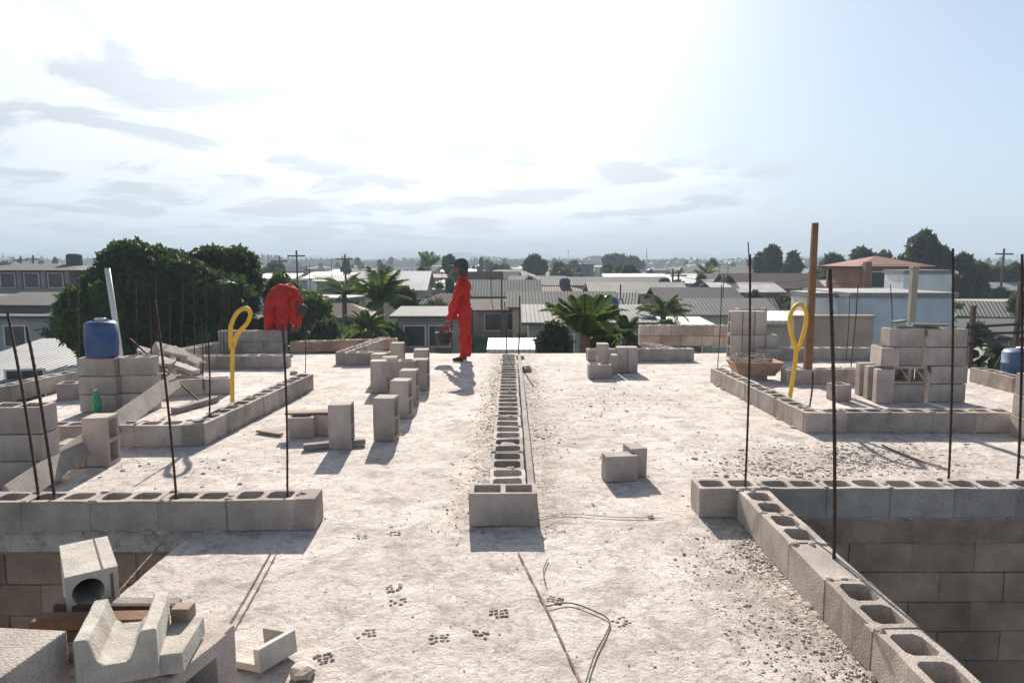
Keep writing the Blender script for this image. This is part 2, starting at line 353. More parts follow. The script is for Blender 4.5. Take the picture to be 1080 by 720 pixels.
def wall(a, b, label, courses=1, side=1, cat='low wall', W=.19, offset=0, H=.19, group=None, z0=0, m='block', fill=(), top_cells=True, shell=.03):
    a = Vector(a); b = Vector(b); d = b-a; mt = tr(0, 0, 0, 0); 
    rz = math.atan2(d.y, d.x); mb = MB(); Lw = d.length
    local = Matrix.Translation((0, 0 if side > 0 else -W, 0))
    wall_blocks(mb, Lw, courses, W, H, z0=z0, mt=local, offset=offset, fill=fill, top_cells=top_cells, shell=shell)
    # lumps of mortar squeezed out at the foot
    for i in range(int(Lw*7)):
        x = random.uniform(0, Lw); s = random.uniform(.008, .025); yy = random.choice((-.008, W+.008))
        mb.blob((x, yy, z0-.002), s*2.2, s*1.1, s*.9, .95*rt(.1), local, random.random()*9)
    
    for v in mb.v: v += mnoise.noise_vector(Vector((v.x*7+a.x*3, v.y*7, v.z*7+a.y)))*.006
    # lips of mortar squeezed from the joints on the faces
    for i in range(int(Lw*2.2)):
        xj = (random.randrange(0, int(Lw/.402)+1))*.402+.396
        if xj < Lw-.03 and courses == 1: mb.blob((xj, random.choice((-.001, W+.001)), z0+random.uniform(.02, .16)), random.uniform(.010, .022), random.uniform(.003, .007), random.uniform(.01, .035), rt(.08), local, random.random()*9)
    o = mb.build('block_wall', M[m], bevel=.004); o.location = (a.x, a.y, 0); o.rotation_euler = (0, 0, rz)
    return tag(o, label, cat, group)
def wpx(p, q, label, **k):
    return wall(P(*p), P(*q), label, **k)

wpx((-120, 563), (333, 559), 'long low grey block wall in the left foreground, one course, rods rising out of it')
# central row
wall((.085, 4.17, 0), (.07, 10.4, 0), 'narrow row of hollow blocks running away through the middle of the slab, cells open upward', side=1, W=.235, shell=.022)
# left room
wpx((-60, 474), (213, 470), 'one course block wall across the left room behind the leaning board')
wpx((217, 469), (331, 410), 'slanting one course block wall with open cells, right of the left yellow hose')
wpx((60, 422), (243, 415), 'low block wall under the tumbled heap of blocks on the left')
wpx((200, 389), (304, 388), 'short low block wall behind the left yellow hose')
wpx((-60, 440), (236, 372), 'parapet of one course of blocks along the left rim of the slab')
wpx((231, 372), (300, 372), 'low block wall at the far left back, beside the stooping worker', courses=2)
wpx((306, 372), (420, 368), 'mud stained low wall at the back, right of the stooping worker', m='pitwall')
wpx((364, 385), (412, 384), 'short block wall just behind the group of upright blocks')
wpx((366, 384), (412, 366), 'short receding leg of low wall behind the group of upright blocks')
# right rooms
wpx((620, 381), (732, 380), 'short low block wall beyond the small cluster of upright blocks')
wpx((676, 373), (706, 380), 'stub of low wall running back toward the far right wall', side=1)
wall(PY(676, 358, 13.2)*Vector((1, 1, 0)) if False else Vector((2.45, 13.0, 0)), Vector((4.25, 13.0, 0)), 'grey back wall of two courses beyond the slab, left of the tall upright stack', courses=2)
wpx((749, 403), (846, 455), 'slanting one course block wall right of the open floor, in front of the wooden trough', side=1)
wpx((849, 456), (1072, 456), 'one course block wall in front of the big right stack of blocks')
wpx((830, 405), (924, 404), 'low block wall behind the right yellow hose')
wpx((800, 380), (935, 379), 'farthest low block wall on the right side, near the foot of the brown post')
wpx((1022, 402), (1110, 425), 'low parapet of blocks dropping along the right rim, under the blue barrel')
# openings in front
wall((1.41-.235, PITR[1]+.003, 0), (4.3, PITR[1]+.003, 0), 'low block wall across the right, along the far rim of the open pit', offset=0)
wall((1.592, .9, 0), (1.592, PITR[1]-.003, 0), 'long foreground block wall with open cells on the left rim of the right pit', side=1, fill=(5,))
wall((PITR[0]-.05, PITR[1]+.015, 0), (4.4, PITR[1]+.015, 0), 'brown stained lower wall of blocks inside the right pit, far side', courses=14, z0=-2.96, m='pitwall', top_cells=False, side=1)
wall((1.59-.006, .0, 0), (1.59-.006, PITR[1], 0), 'left flank of the right pit, block wall under the rim', courses=14, z0=-2.96, m='pitwall', top_cells=False, side=1)
wall((-5.3, PITL[1]+.015, 0), (-1.85, PITL[1]+.015, 0), 'brown stained lower wall of blocks inside the left pit', courses=14, z0=-2.96, m='pitwall', top_cells=False, side=1)
wall((-1.87, PITL[1], 0), (-1.87, 1.3, 0), 'lower block wall under the slab edge of the left pit', courses=14, z0=-2.96, m='pitwall', top_cells=False, side=1)
mb = MB(); mb.box((PITR[0]-.02, PITR[1]+.004, -.17), (4.45, PITR[1]+.2, -.012)); mb.box((-5.35, PITL[1]+.004, -.17), (-1.95, PITL[1]+.2, -.012)); 
o = mb.build('ring_beam', M['beam'], bevel=.006); struct(o)
mb = MB(); mb.box((XL, YF, -3.1), (XR, YB-.02, -3.0)); o = mb.build('lower_floor', M['beam']); struct(o)
# outside walls of the storey below
wall((XL+.02, YB-.2, 0), (XR-.02, YB-.2, 0), 'outer back wall of the storey below the slab', courses=14, z0=-2.96, m='pitwall', top_cells=False)
wall((XL+.22, -.2, 0), (XL+.22, YB-.25, 0), 'outer left wall of the storey below the slab', courses=14, z0=-2.96, m='pitwall', top_cells=False)
wall((XR-.03, -.2, 0), (XR-.03, YB-.25, 0), 'outer right wall of the storey below the slab', courses=14, z0=-2.96, m='pitwall', top_cells=False)

# ------------------------------------------------------------------ loose blocks
def block_mesh(L=.39, H=.19, W=.19, holes=2):
    mb = MB(); sh = .03; x0 = -L/2
    if holes == 2: xs = [x0, x0+sh, -.016, .016, -x0-sh, -x0]; hs = (1, 3)
    elif holes == 1: xs = [x0, x0+sh, -x0-sh, -x0]; hs = (1,)
    else: xs = [x0, -x0]; hs = ()
    mb.plan(xs, [-W/2, -W/2+sh, W/2-sh, W/2], lambda i, j: not (i in hs and j == 1), 0, H)
    return mb
_bm = {}
def block(loc, rz, label, pose='flat', L=.39, H=.19, W=.19, holes=2, rx=0, ry=0, group=None, m='block'):
    """flat: cells up.  up: standing on its end.  side: lying on its face, cells toward the viewer"""
    key = (pose, L, H, W, holes, m)
    if key not in _bm:
        mb = block_mesh(L, H, W, holes)
        if pose == 'up': mb.v = [Vector((v.z-H/2, v.y, v.x+L/2)) for v in mb.v]
        elif pose == 'face': mb.v = [Vector((v.y, v.z-H/2, v.x+L/2)) for v in mb.v]   # on end, cells run toward the viewer
        elif pose == 'side': mb.v = [Vector((v.x, v.z-H/2, v.y+W/2)) for v in mb.v]
        # chip and warp the arrises a little
        mb.v = [v + mnoise.noise_vector(v*9+Vector((len(_bm), 0, 0)))*.004 for v in mb.v]
        if pose in ('up',): mb.f = [f[::-1] for f in mb.f]
        o = mb.build('concrete_block', M[m], bevel=.004); o['_k'] = 1; del o['_k']
        _bm[key] = o
        bm = bmesh.new(); bm.from_mesh(o.data); bmesh.ops.recalc_face_normals(bm, faces=bm.faces); bm.to_mesh(o.data); bm.free()
    else:
        src = _bm[key]; o = src.copy(); o.data = src.data.copy(); C.objects.link(o)
        t = rt(.1)
        a = o.data.color_attributes['tint']; a.data.foreach_set('color', [t, t, t, 1]*len(a.data))
    o.location = loc; o.rotation_euler = (rx, ry, rz)
    return tag(o, label, 'block', group)
G1 = 'upright blocks left of the middle row'
def bpx(px, py, rz, label, pose='up', z=0, dy=.09, **k):
    p = P(px, py, z); p.y += dy; p.x *= p.y/(p.y-dy); return block(p, R(rz), label, pose, **k)
# end block
block(P(530.5, 555)+Vector((0, .1, 0)), 0, 'single block laid crosswise at the near end of the middle row', L=.415, H=.205)
# upright group (name the distinguishing place or neighbour of each)
bpx(361, 474, 4, 'upright block standing nearest, beside the little stack with a plank on it', 'up', group=G1)
bpx(408, 465, -6, 'upright block at the near end of the right hand file of upright blocks', 'up', group=G1)
bpx(424, 441, -8, 'upright block directly behind the one at the near end of the file', 'up', group=G1)
bpx(432, 427, -4, 'upright block third from the near end of the file', 'up', group=G1)
bpx(444, 412, -6, 'upright block fourth from the near end, near the tall right one', 'up', group=G1)
bpx(445, 398, 0, 'tallest looking upright block at the far right of the file', 'up', group=G1, H=.2)
bpx(400, 414, 6, 'upright block on the left flank of the file, open cells on its top edge', 'up', group=G1)
bpx(401, 404, -10, 'upright block behind the left flank one, partly hidden', 'up', group=G1)
bpx(412, 409, 3, 'upright block in the middle of the file between the two flanks', 'up', group=G1)
bpx(421, 398, 2, 'lower block of the pair at the far end of the file', 'flat', group=G1)
bpx(422, 397, 8, 'block stacked square on another at the far end of the file', 'flat', z=.20, group=G1)
bpx(420, 389, 0, 'upright block rising behind the stacked pair', 'up', group=G1)
# small stack with plank left of the nearest upright
bpx(320, 462, 4, 'block under the small plank, left piece', 'flat', L=.22, holes=1)
bpx(343, 459, -5, 'dark half block under the small plank, right piece', 'flat', L=.17, holes=1)
def plank(a, b, w, t, label, m='wood', name='plank', roll=0, cat='plank'):
    a = Vector(a); b = Vector(b); d = b-a; L = d.length; mb = MB(); n = 6
    vs = []; 
    for i in range(n+1):
        x = L*i/n; s = mnoise.noise(Vector((x*1.3, a.x*3, a.y)))*.006
        for y, z in ((-w/2, -t/2), (w/2, -t/2), (w/2, t/2), (-w/2, t/2)): vs.append((x, y+s, z+s*.6))
    fs = [(0, 3, 2, 1), (n*4, n*4+1, n*4+2, n*4+3)]
    for i in range(n):
        for k in range(4): fs.append((i*4+k, i*4+(k+1) % 4, i*4+4+(k+1) % 4, i*4+4+k))
    mb.add(vs, fs); o = mb.build(name, M[m], bevel=.003); o.location = a
    o.rotation_euler = (d.to_track_quat('X', 'Z') @ Matrix.Rotation(roll, 3, 'X').to_quaternion()).to_euler()
    return tag(o, label, cat)
a = P(302, 435, .205); b = P(352, 433, .205); b.y = a.y+.05
plank(a, b, .14, .018, 'short brown plank resting on two blocks beside the nearest upright block')
plank(P(320, 471, .03), P(385, 465, .03), .07, .045, 'short grey batten on the floor beside the nearest upright block', 'wood_grey')
plank(P(272, 454, .015), P(297, 458, .015), .05, .02, 'tiny brown lath lying alone on the floor left of the small stack')
plank(Vector((.125, 4.2, .15)), Vector((.11, 10.3, .17)), .045, .06, 'long grey batten laid along the right flank of the middle row', 'wood_grey')
plank(P(184, 433, .03), P(228, 420, .03), .09, .06, 'short grey timber lying on the floor of the left room', 'wood_grey')
# mid right pair
bpx(653, 508, 8, 'left half block of the touching pair on the open floor right of the middle row', 'side', L=.24, W=.19, H=.13, holes=0, dy=.07)
bpx(669, 504, 12, 'taller half block of the touching pair on the open floor right of the middle row', 'side', L=.13, W=.22, H=.16, holes=0, dy=.10)
# far small cluster
G2 = 'small cluster of blocks near the slab edge'
bpx(632, 399, 0, 'low half block at the front left of the small far cluster', 'flat', L=.32, W=.19, holes=2, group=G2)
bpx(635, 393, 0, 'upright half block behind the low front one in the far cluster', 'up', group=G2, L=.42, H=.16)
bpx(646, 395, 0, 'short middle block in the far cluster', 'up', group=G2, L=.28, H=.12)
bpx(655, 393, 0, 'upright block, left one of the two tall ones in the far cluster', 'up', group=G2, H=.15, L=.37)
bpx(666, 393, 0, 'upright block at the right end of the far cluster', 'up', group=G2, H=.14, L=.37)
# blue drum stack
base = P(104, 435); by = base.y+.1
for k in range(3):
    lab = ['bottom block of the short pile that carries the blue drum', 'middle block of the short pile that carries the blue drum', 'top block directly under the blue drum'][k]
    block((base.x, by, k*.197), R(random.uniform(-3, 3)), lab, 'flat', L=.40)
block((base.x+.38, by+.06, .394), R(2), 'block next to the blue drum, at the head of the tumbled heap', 'flat', L=.33)
block((base.x+.38, by+.08, .197), R(-2), 'block below the one next to the blue drum', 'flat', L=.33)
block((base.x+.38, by+.06, 0), R(-2), 'bottom block behind the green bottle, beside the drum pile', 'flat', L=.33)
# stack at left edge
base = P(30, 515); 
for k in range(3):
    block((base.x-.08, base.y+.1, k*.197), R(random.uniform(-2, 2)), ['bottom', 'middle', 'top'][k]+' block of the right column in the pile at the left edge')
    block((base.x-.49, base.y+.1, k*.197), R(random.uniform(-2, 2)), ['bottom', 'middle', 'top'][k]+' block of the left column in the pile at the left edge, by the frame')
bpx(109, 492, 5, 'upright block with its plain end forward, right of the leaning board foot', 'up')
bpx(82, 493, 5, 'block lying with its open cell forward under the leaning board', 'side', L=.22, holes=1)
# tumbled heap
G3 = 'tumbled heap of blocks in the left room'
heap = [(158, 385, 20, .25, 12, 20), (172, 391, 35, .10, 25, 8), (186, 392, 15, .12, -20, 25), (174, 380, 50, .32, 30, 20), (190, 386, 10, .22, 15, 30), (198, 392, 60, .03, 10, 15), (166, 396, 5, .20, 8, 5)]
hl = ['topmost left', 'lower middle', 'right sloping', 'highest tilted', 'upper right', 'rightmost low', 'front left']
for (px, py, rz, z, rx, ry), h in zip(heap, hl):
    p = P(px, py, z); block(p, R(rz), h+' block of the tumbled heap between drum and yellow hose', 'side', rx=R(rx), ry=R(ry), group=G3)
plank(P(150, 376, .42)+Vector((0, .1, .02)), P(207, 392, .25), .14, .05, 'pale grey board sloping over the tumbled heap of blocks', 'cream')
# right big stack
G4 = 'big stack of blocks on the right'
b0 = P(968, 424); Y0 = b0.y+.1
XA = b0.x-.12
def st(x, z, rz, lab, pose='flat', **k):
    k.setdefault('H', .205); block((x, Y0+k.pop('dy', 0), z*1.07), R(rz), lab, pose, group=G4, **k)
st(XA, 0, 1, 'bottom left block of the big right stack'); st(XA, .2, -1, 'block with two square cells facing out, second layer of the big right stack', 'side', H=.19, W=.205, dy=-.02)
block((XA, Y0+.22, .212), 0, 'block added behind the two square cells to darken them', 'flat', holes=0, group=G4)  # solid block added so that the open cells in front look dark
block((XA, Y0+.22, 0), 0, 'rear bottom block at the left foot of the big right stack', 'flat', holes=0, group=G4)
st(XA+.45, 0, 0, 'bottom right block of the big right stack', L=.42); st(XA+.46, .198, 1, 'second layer right block of the big right stack', L=.42)
st(XA-.05, .40, 0, 'third layer left block of the big right stack', L=.40); st(XA+.41, .396, -1, 'third layer right block of the big right stack', L=.46)
st(XA-.05, .597, 1, 'top left block of the big right stack', L=.40); st(XA+.41, .595, 1, 'top right block of the big right stack', L=.46)
for i in range(3):
    st(XA-.30+.02*i, 0, 85+i*3, ['near', 'middle', 'rear'][i]+' upright pale block leaning at the left side of the big right stack', 'face', dy=-.12+.24*i, H=.19, W=.10, holes=0)
st(XA-.24, .40, 80, 'pale block laid on the uprights at the left of the big right stack', 'flat', L=.36, holes=1)
block((XA-.72, Y0+.05, 0), R(10), 'half block alone on the floor left of the big right stack', 'flat', L=.19, holes=1)
for i, (dx, dy, L, rz) in enumerate(((0.0, 0, .5, 10), (.18, .05, .38, -15), (-.05, .02, .32, 40))):
    p = Vector((XA+dx-.1, Y0+dy, .855+i*.028)); plank(p, p+Vector((L*math.cos(R(rz)), L*math.sin(R(rz)), 0)), .07, .025, ['long thin', 'short pale', 'crossed narrow'][i]+' offcut of wood on top of the big right stack', 'wood_grey')
# far upright stack
G5 = 'tall stack of upright blocks on the right'
b0 = P(770, 378)
for j in range(2):
    for i in range(4):
        if j == 1 and i == 3: continue
        block((b0.x+.1+i*.198, b0.y+.12, j*.395), R(random.uniform(-3, 3)), f"{['lower','upper'][j]} row, {['leftmost','second from left','third from left','rightmost'][i]} upright block in the tall stack behind the wooden trough", 'up', group=G5)
block((b0.x+.45, b0.y+.40, .62), R(3), 'block laid flat behind the top of the tall upright stack', 'flat', L=.5)
block((b0.x+.45, b0.y+.40, .42), R(-3), 'third block from the floor behind the tall upright stack', 'flat', L=.5)
block((b0.x+.45, b0.y+.40, .21), R(3), 'second block from the floor behind the tall upright stack', 'flat', L=.5)
block((b0.x+.45, b0.y+.40, 0), R(3), 'block on the floor behind the tall upright stack', 'flat', L=.5)
# stack at right edge
b0 = P(1108, 470)
for k in range(3):
    block((b0.x+.02*(k == 1)+(.04 if k == 2 else 0), b0.y+.2, k*.197), R(85+k*3), ['bottom', 'middle', 'top'][k]+' block of the short pile cut by the right edge of the view', 'flat', m='block')

# ------------------------------------------------------------------ foreground pile, lower left
BX = P(120, 700, .57)
G6 = 'blocks of the foreground pile at lower left'
sup = [(-1.62, 1.52, 0, 0), (-1.20, 1.50, 0, 3), (-.98, 1.76, 0, 88), (-1.62, 1.52, .197, 2), (-1.22, 1.54, .197, -3), (-1.40, 1.95, 0, 2), (-1.40, 1.95, .197, -2), (-1.03, 2.02, 0, 4)]
sl_ = ['bottom outermost', 'bottom middle', 'bottom right, turned', 'second layer outermost', 'second layer middle', 'bottom rear', 'second layer rear', 'bottom rear right']
for (x, y, z, rz), h in zip(sup, sl_): block((x, y, z), R(rz), h+' block supporting the foreground pile at lower left', 'flat', group=G6)
# big pale grey top block in the corner
a = P(72, 662, .60); block((a.x-.22, a.y-.13, .394), R(-6), 'large smooth topped block in the lower left corner, nearest of all', 'flat', L=.42, H=.205, W=.28, holes=0, group=G6)
# U block
def recalc(o):
    bm = bmesh.new(); bm.from_mesh(o.data); bmesh.ops.recalc_face_normals(bm, faces=bm.faces); bm.to_mesh(o.data); bm.free(); return o
def u_block():
    L, W, H = .24, .20, .14; mb = MB(); prof = [(0, 0), (W, 0), (W, H), (W-.038, H), (.140, .072), (.122, .060), (.07, .060), (.054, .072), (.036, H), (0, H)]
    n = len(prof); vs = []; m_ = 6
    for k in range(m_+1):
        for x, z in prof: q = Vector((x*14, k*1.7, z*14)); vs.append((x+mnoise.noise(q)*.003, L*k/m_, z+mnoise.noise(q+Vector((9, 0, 0)))*.004))
    fs = [(k*n+i, k*n+i+n, k*n+(i+1) % n+n, k*n+(i+1) % n) for i in range(n) for k in range(m_)]
    for t in [(0, 8, 9), (0, 7, 8), (0, 6, 7), (0, 5, 6), (0, 1, 5), (1, 4, 5), (1, 3, 4), (1, 2, 3)]: fs.append(t); fs.append(tuple(i+n*m_ for i in t[::-1]))
    mb.add(vs, fs, 1.0); return recalc(mb.build('channel_block', M['cream'], bevel=.005))
o = u_block(); a = P(76, 677, .60); o.location = (a.x, a.y, .46); o.rotation_euler = (0, 0, R(19)); tag(o, 'pale U shaped channel block on top of the foreground pile', 'block', G6)
block((-1.0, 1.90, .445), R(8), 'flat pale block lying aslant right of the U shaped block', 'flat', L=.12, W=.21, H=.06, holes=0, group=G6, m='cream', ry=R(-3))
block((-1.02, 1.93, .395), R(-15), 'thin dark block just under the slanting pale one', 'flat', L=.20, W=.24, H=.045, holes=0, group=G6)
a = P(221, 668, .39); block((a.x, a.y+.02, 0), R(-12), 'upright block at the right side of the foreground pile', 'up', L=.39, H=.10, W=.10, holes=0, group=G6)
# block with the round hole
def hole_block():
    W, D, H = .145, .30, .22; n = 32; r = .045; cx, cz = -.012, .155; mb = MB(); vs = []; fs = []
    def sq(a):
        c, s_ = math.cos(a), math.sin(a); k = 1/max(abs(c), abs(s_)); return c*k, s_*k
    for y in (0, D):
        for k in range(n):
            a = 2*math.pi*k/n; vs.append((cx+r*math.cos(a), y, cz+r*math.sin(a)))
        for k in range(n):
            qx, qz = sq(2*math.pi*k/n); vs.append((qx*W/2, y, H/2+qz*H/2))
    for k in range(n):
        k2 = (k+1) % n
        fs.append((k, k2, n+k2, n+k)); fs.append((2*n+k, 3*n+k, 3*n+k2, 2*n+k2)); fs.append((k, 2*n+k, 2*n+k2, k2)); fs.append((n+k, n+k2, 3*n+k2, 3*n+k))
    fs.append(tuple(2*n+k for k in range(n)))  # unseen face added at the back, keeps sun out of the hole
    mb.add(vs, fs); return recalc(mb.build('body', M['cream']))
a = P(68, 609, .62); hb = empty('duct_block', (a.x+.0725*math.cos(R(36)), a.y+.0725*math.sin(R(36)), .40)); hb.rotation_euler = (0, 0, R(36)); tag(hb, 'white block with a round hole in its end, above the timbers of the foreground pile', 'block', G6)
o = hole_block(); o.parent = hb
mb = MB(); mb.box((.028, .004, .2205), (.033, .296, .222)); mb.build('groove_shade', M['dark'], hb)  # dark strip laid on the top, shade of a groove put in as colour
mb = MB(); mb.box((.050, -.0025, .05), (.058, -.0005, .200)); mb.build('slot_shade', M['dark'], hb)  # dark strip on the end face, painted shade of a narrow recess
# timbers under it
def tpx(p, q, y, w, t, lab, m, dy=.03):
    a = PY(p[0], p[1], y); b = PY(q[0], q[1], y+dy); return plank(a, b, w, t, lab, m, 'timber', cat='timber')
M['darkwood'] = mat('dark_timber', (.13, .085, .06), .85, (.08, .05, .035), 6, .4, 60, .2)
tpx((60, 640), (189, 640), 2.06, .05, .032, 'dark timber, rear one under the white holed block', 'darkwood')
tpx((60, 634.5), (189, 634.5), 2.07, .045, .010, 'thin pale strip added as the lit top edge of the rear dark timber', 'wood_grey')  # pale strip stands in for light along the timber's top edge
tpx((37, 656), (175, 652), 1.96, .06, .030, 'reddish timber in front of the rear one, poking out to the left', 'wood_red')
tpx((50, 667), (176, 664), 1.99, .06, .035, 'dark brown lowest timber behind the U shaped block', 'darkwood')
tpx((184, 645), (203, 645), 2.0, .05, .045, 'stubby timber end at the right of the foreground timbers', 'wood', 0)
for i, px in enumerate((95, 160)):
    a = PY(px, 690, 2.02)
    block((a.x, 2.03, 0), R(3), ['left', 'right'][i]+' upright block holding up the foreground timbers', 'up', L=.36, group=G6)
# L shaped broken piece on the floor
def frag():
    mb = MB(); mb.plan([0, .13, .16], [0, .03, .16, .19], lambda i, j: i == 1 or j == 2 or True and i == 0 and j == 0 and False, 0, .09, .95)
    mb.box((0.001, .001, 0), (.129, .159, .028), 1.05); o = mb.build('broken_block', M['cream'], bevel=.003); return o
o = frag(); a = P(243, 700); o.location = (a.x+.02, a.y-.03, .004); o.rotation_euler = (R(-3), R(-8), R(-28)); tag(o, 'broken L shaped piece of pale block on the floor right of the foreground pile', 'fragment')
def chunk(p, s, label, m='rubble'):
    bm = bmesh.new(); bmesh.ops.create_icosphere(bm, subdivisions=2, radius=s)
    for v in bm.verts: v.co *= 1+mnoise.noise(v.co*(3/s)*.5+Vector(p))*.45; v.co.z *= .55
    me = bpy.data.meshes.new('rubble_chunk'); bm.to_mesh(me); bm.free(); me.materials.append(M[m])
    at = me.color_attributes.new('tint', 'FLOAT_COLOR', 'CORNER'); at.data.foreach_set('color', [1]*4*len(at.data))
    o = bpy.data.objects.new('rubble_chunk', me); C.objects.link(o); o.location = (p[0], p[1], p[2]+s*.3); return tag(o, label, 'chunk')
chunk(P(318, 712), .05, 'fist sized grey chunk of mortar just right of the broken L shaped piece')
chunk(P(555, 391), .09, 'dark flat lump lying right of the far half of the middle row')
chunk(P(686, 545), .02, 'small dark stone alone right of the crosswise end block')
chunk(P(310, 394), .06, 'round lump on the far end of the slanting left wall')
chunk(P(548, 378), .08, 'rough lump at the far end of the middle row')

# ------------------------------------------------------------------ rods
G7 = 'steel rods rising from the walls'
def rebar(top, base, z, r, label, bend=0, group=G7, wrap=False):
    b = P(*base, z) if len(base) == 2 else Vector(base); t = PY(top[0], top[1], b.y+bend)
    mb = MB(); n = 16; pts = []
    for i in range(n+1):
        f = i/n; p = b.lerp(t, f); p.x += math.sin(f*math.pi)*.012*random.choice((-1, 1))*0 + math.sin(f*3.1)*.01; pts.append(p-b)
    pts[0].z -= .12
    mb.tube(pts, r, 6)
    # rolled ribs
    Lr = (t-b).length
    if r > .006:
        m_ = int(Lr/.05)
        for i in range(m_):
            f = i/m_; p = b.lerp(t, f)-b; p.x += math.sin(f*3.1)*.01; mb.tube([p, p+Vector((0, 0, .012))], r*1.14, 6)
    o = mb.build('rebar', M['steel']); o.location = b
    return tag(o, label, 'steel rod', group)
rl = [((8, 330), (41, 524), .19, 0.0083, 'thick dark rod leaning left at the far left of the foreground wall', .3), ((28, 345), (58, 526), .19, .009, 'rod leaning left, second from the left in the foreground wall', .3),
 ((163, 315), (186, 523), .19, 0.0074, 'rod leaning left out of the middle of the left foreground wall', .3), ((298, 340), (303, 521), .19, .007, 'upright rod near the right end of the left foreground wall', 0),
 ((791, 268), (786, 513), .19, 0.0065, 'rod standing at the corner where the two right foreground walls meet', 0), ((875, 283), (880, 588), .19, 0.0077, 'thickest rod, in the mortar filled cell of the right foreground wall', 0),
 ((1005, 262), (1001, 500), .19, 0.0074, 'tall rod rising in front of the big right stack of blocks', 0), ((1078, 268), (1074, 498), .19, 0.0083, 'thick rod at the right edge of the view', 0),
 ((219, 350), (221, 438), .19, .008, 'rod in the wall of the left room next to the yellow hose', .2),
 ((212, 335), (214, 400), .19, .006, 'thin rod behind the left yellow hose', 0),
 ((857, 392), (854, 428), .19, .008, 'very short rod stub right of the right yellow hose', 0), ((905, 300), (898, 380), .15, .007, 'thin rod left of the big right stack, seen against the pale wall', 0),
 ((896, 312), (893, 372), .19, .006, 'thin short rod just left of the one by the big right stack', .2), ((761, 300), (757, 384), .19, .006, 'thin rod left of the tall upright stack', 0),
 ((789, 255), (791, 325), .75, .010, 'dark rod standing in the tall upright stack', 0), ((532, 318), (534, 372), .19, .008, 'rod at the far end of the middle row, left one', 0), ((548, 312), (547, 372), .19, .010, 'rod at the far end of the middle row, right one', 0),
 ((321, 345), (322, 392), .19, .006, 'short rod at the far end of the slanting left wall', 0), ((939, 300), (941, 350), .6, .006, 'thin rod behind the big right stack', 0)]
for t, b, z, r, lab, bend in rl: rebar(t, b, z, r, lab, bend)
bx = [(83, 285, 405), (143, 300, 398), (160, 318, 394), (166, 290, 390), (178, 310, 386), (190, 285, 384), (205, 292, 376), (217, 278, 372), (232, 280, 368), (240, 300, 370), (236, 272, 366)]
on = ['first', 'second', 'third', 'fourth', 'fifth', 'sixth', 'seventh', 'eighth', 'ninth', 'tenth', 'eleventh', 'twelfth', 'thirteenth']
for i, (x, a, b) in enumerate(sorted(bx)):
    rebar((x+random.uniform(-3, 3), a), (x, b), .19, .0065, f'thin rod in front of the big mango tree, {on[i]} from the left', group='thin rods along the left parapet')
# leaning dark bar and white pipe
mb = MB(); a = P(215, 427, .01); b = PY(137, 357, a.y+.9); mb.tube([Vector(), b-a], .011, 6); o = mb.build('iron_bar', M['steel']); o.location = a; tag(o, 'dark iron bar leaning across the tumbled heap of blocks', 'iron bar')
a = Vector((PY(128, 380, 7.75))); b = PY(113, 283, 7.75); mb = MB(); mb.tube([Vector(), b-a], .030, 12); o = mb.build('plastic_pipe', M['white_plastic'], smooth=True); o.location = a; tag(o, 'white plastic pipe standing behind the blue drum, leaning left', 'pipe')

# yellow hoses: loops of corrugated conduit
def hose(px_pts, Y, r, label):
    pts = [PY(x, y, Y+dy) for x, y, dy in px_pts]; fine = []
    n = len(pts)
    for i in range(n-1):
        p0, p1, p2, p3 = pts[max(i-1, 0)], pts[i], pts[i+1], pts[min(i+2, n-1)]
        for k in range(24):
            t = k/24; fine.append(.5*((2*p1)+(-p0+p2)*t+(2*p0-5*p1+4*p2-p3)*t*t+(-p0+3*p1-3*p2+p3)*t**3))
    fine.append(pts[-1]); b = fine[0].copy()
    rr = [r*(1+.10*(i % 2)) for i in range(len(fine))]
    mb = MB(); mb.tube([p-b for p in fine], rr, 12); o = mb.build('conduit', M['yellow'], smooth=True); o.location = b; return tag(o, label, 'conduit')
pb = P(245, 430, .10)
hose([(245, 435, 0), (245, 405, 0), (245, 380, 0), (246, 366, 0), (251, 352, .01), (261, 340, .02), (264, 330, .03), (259, 325, .02), (250, 330, -.02), (244, 342, -.03), (243, 352, -.03), (243, 361, -.03), (244, 368, -.03)], pb.y, .020, 'bright yellow conduit looped at its top, standing in the left room')
pb = P(834, 418, .17)
hose([(833, 420, 0), (836, 400, 0), (839, 380, 0), (839, 366, 0), (834, 350, 0), (833, 335, 0), (838, 324, .01), (845, 321, .02), (850, 329, .03), (850, 340, .03), (848, 350, .03), (845, 360, .03), (841, 370, .03)], pb.y, .021, 'bright yellow conduit looped at its top, standing on the right by the wooden trough')

# timber post
a = P(851, 404); mb = MB(); h = PY(851, 235, a.y).z; mb.add([(-.05, -.04, 0), (.05, -.04, 0), (.05, .04, 0), (-.05, .04, 0), (-.032, -.03, h), (.038, -.03, h), (.038, .03, h), (-.032, .03, h)], [(3, 2, 1, 0), (4, 5, 6, 7), (0, 1, 5, 4), (1, 2, 6, 5), (2, 3, 7, 6), (3, 0, 4, 7)])
o = mb.build('timber_post', M['post'], bevel=.006); o.location = a; tag(o, 'tall ochre brown timber post standing on the right against the sky', 'post')

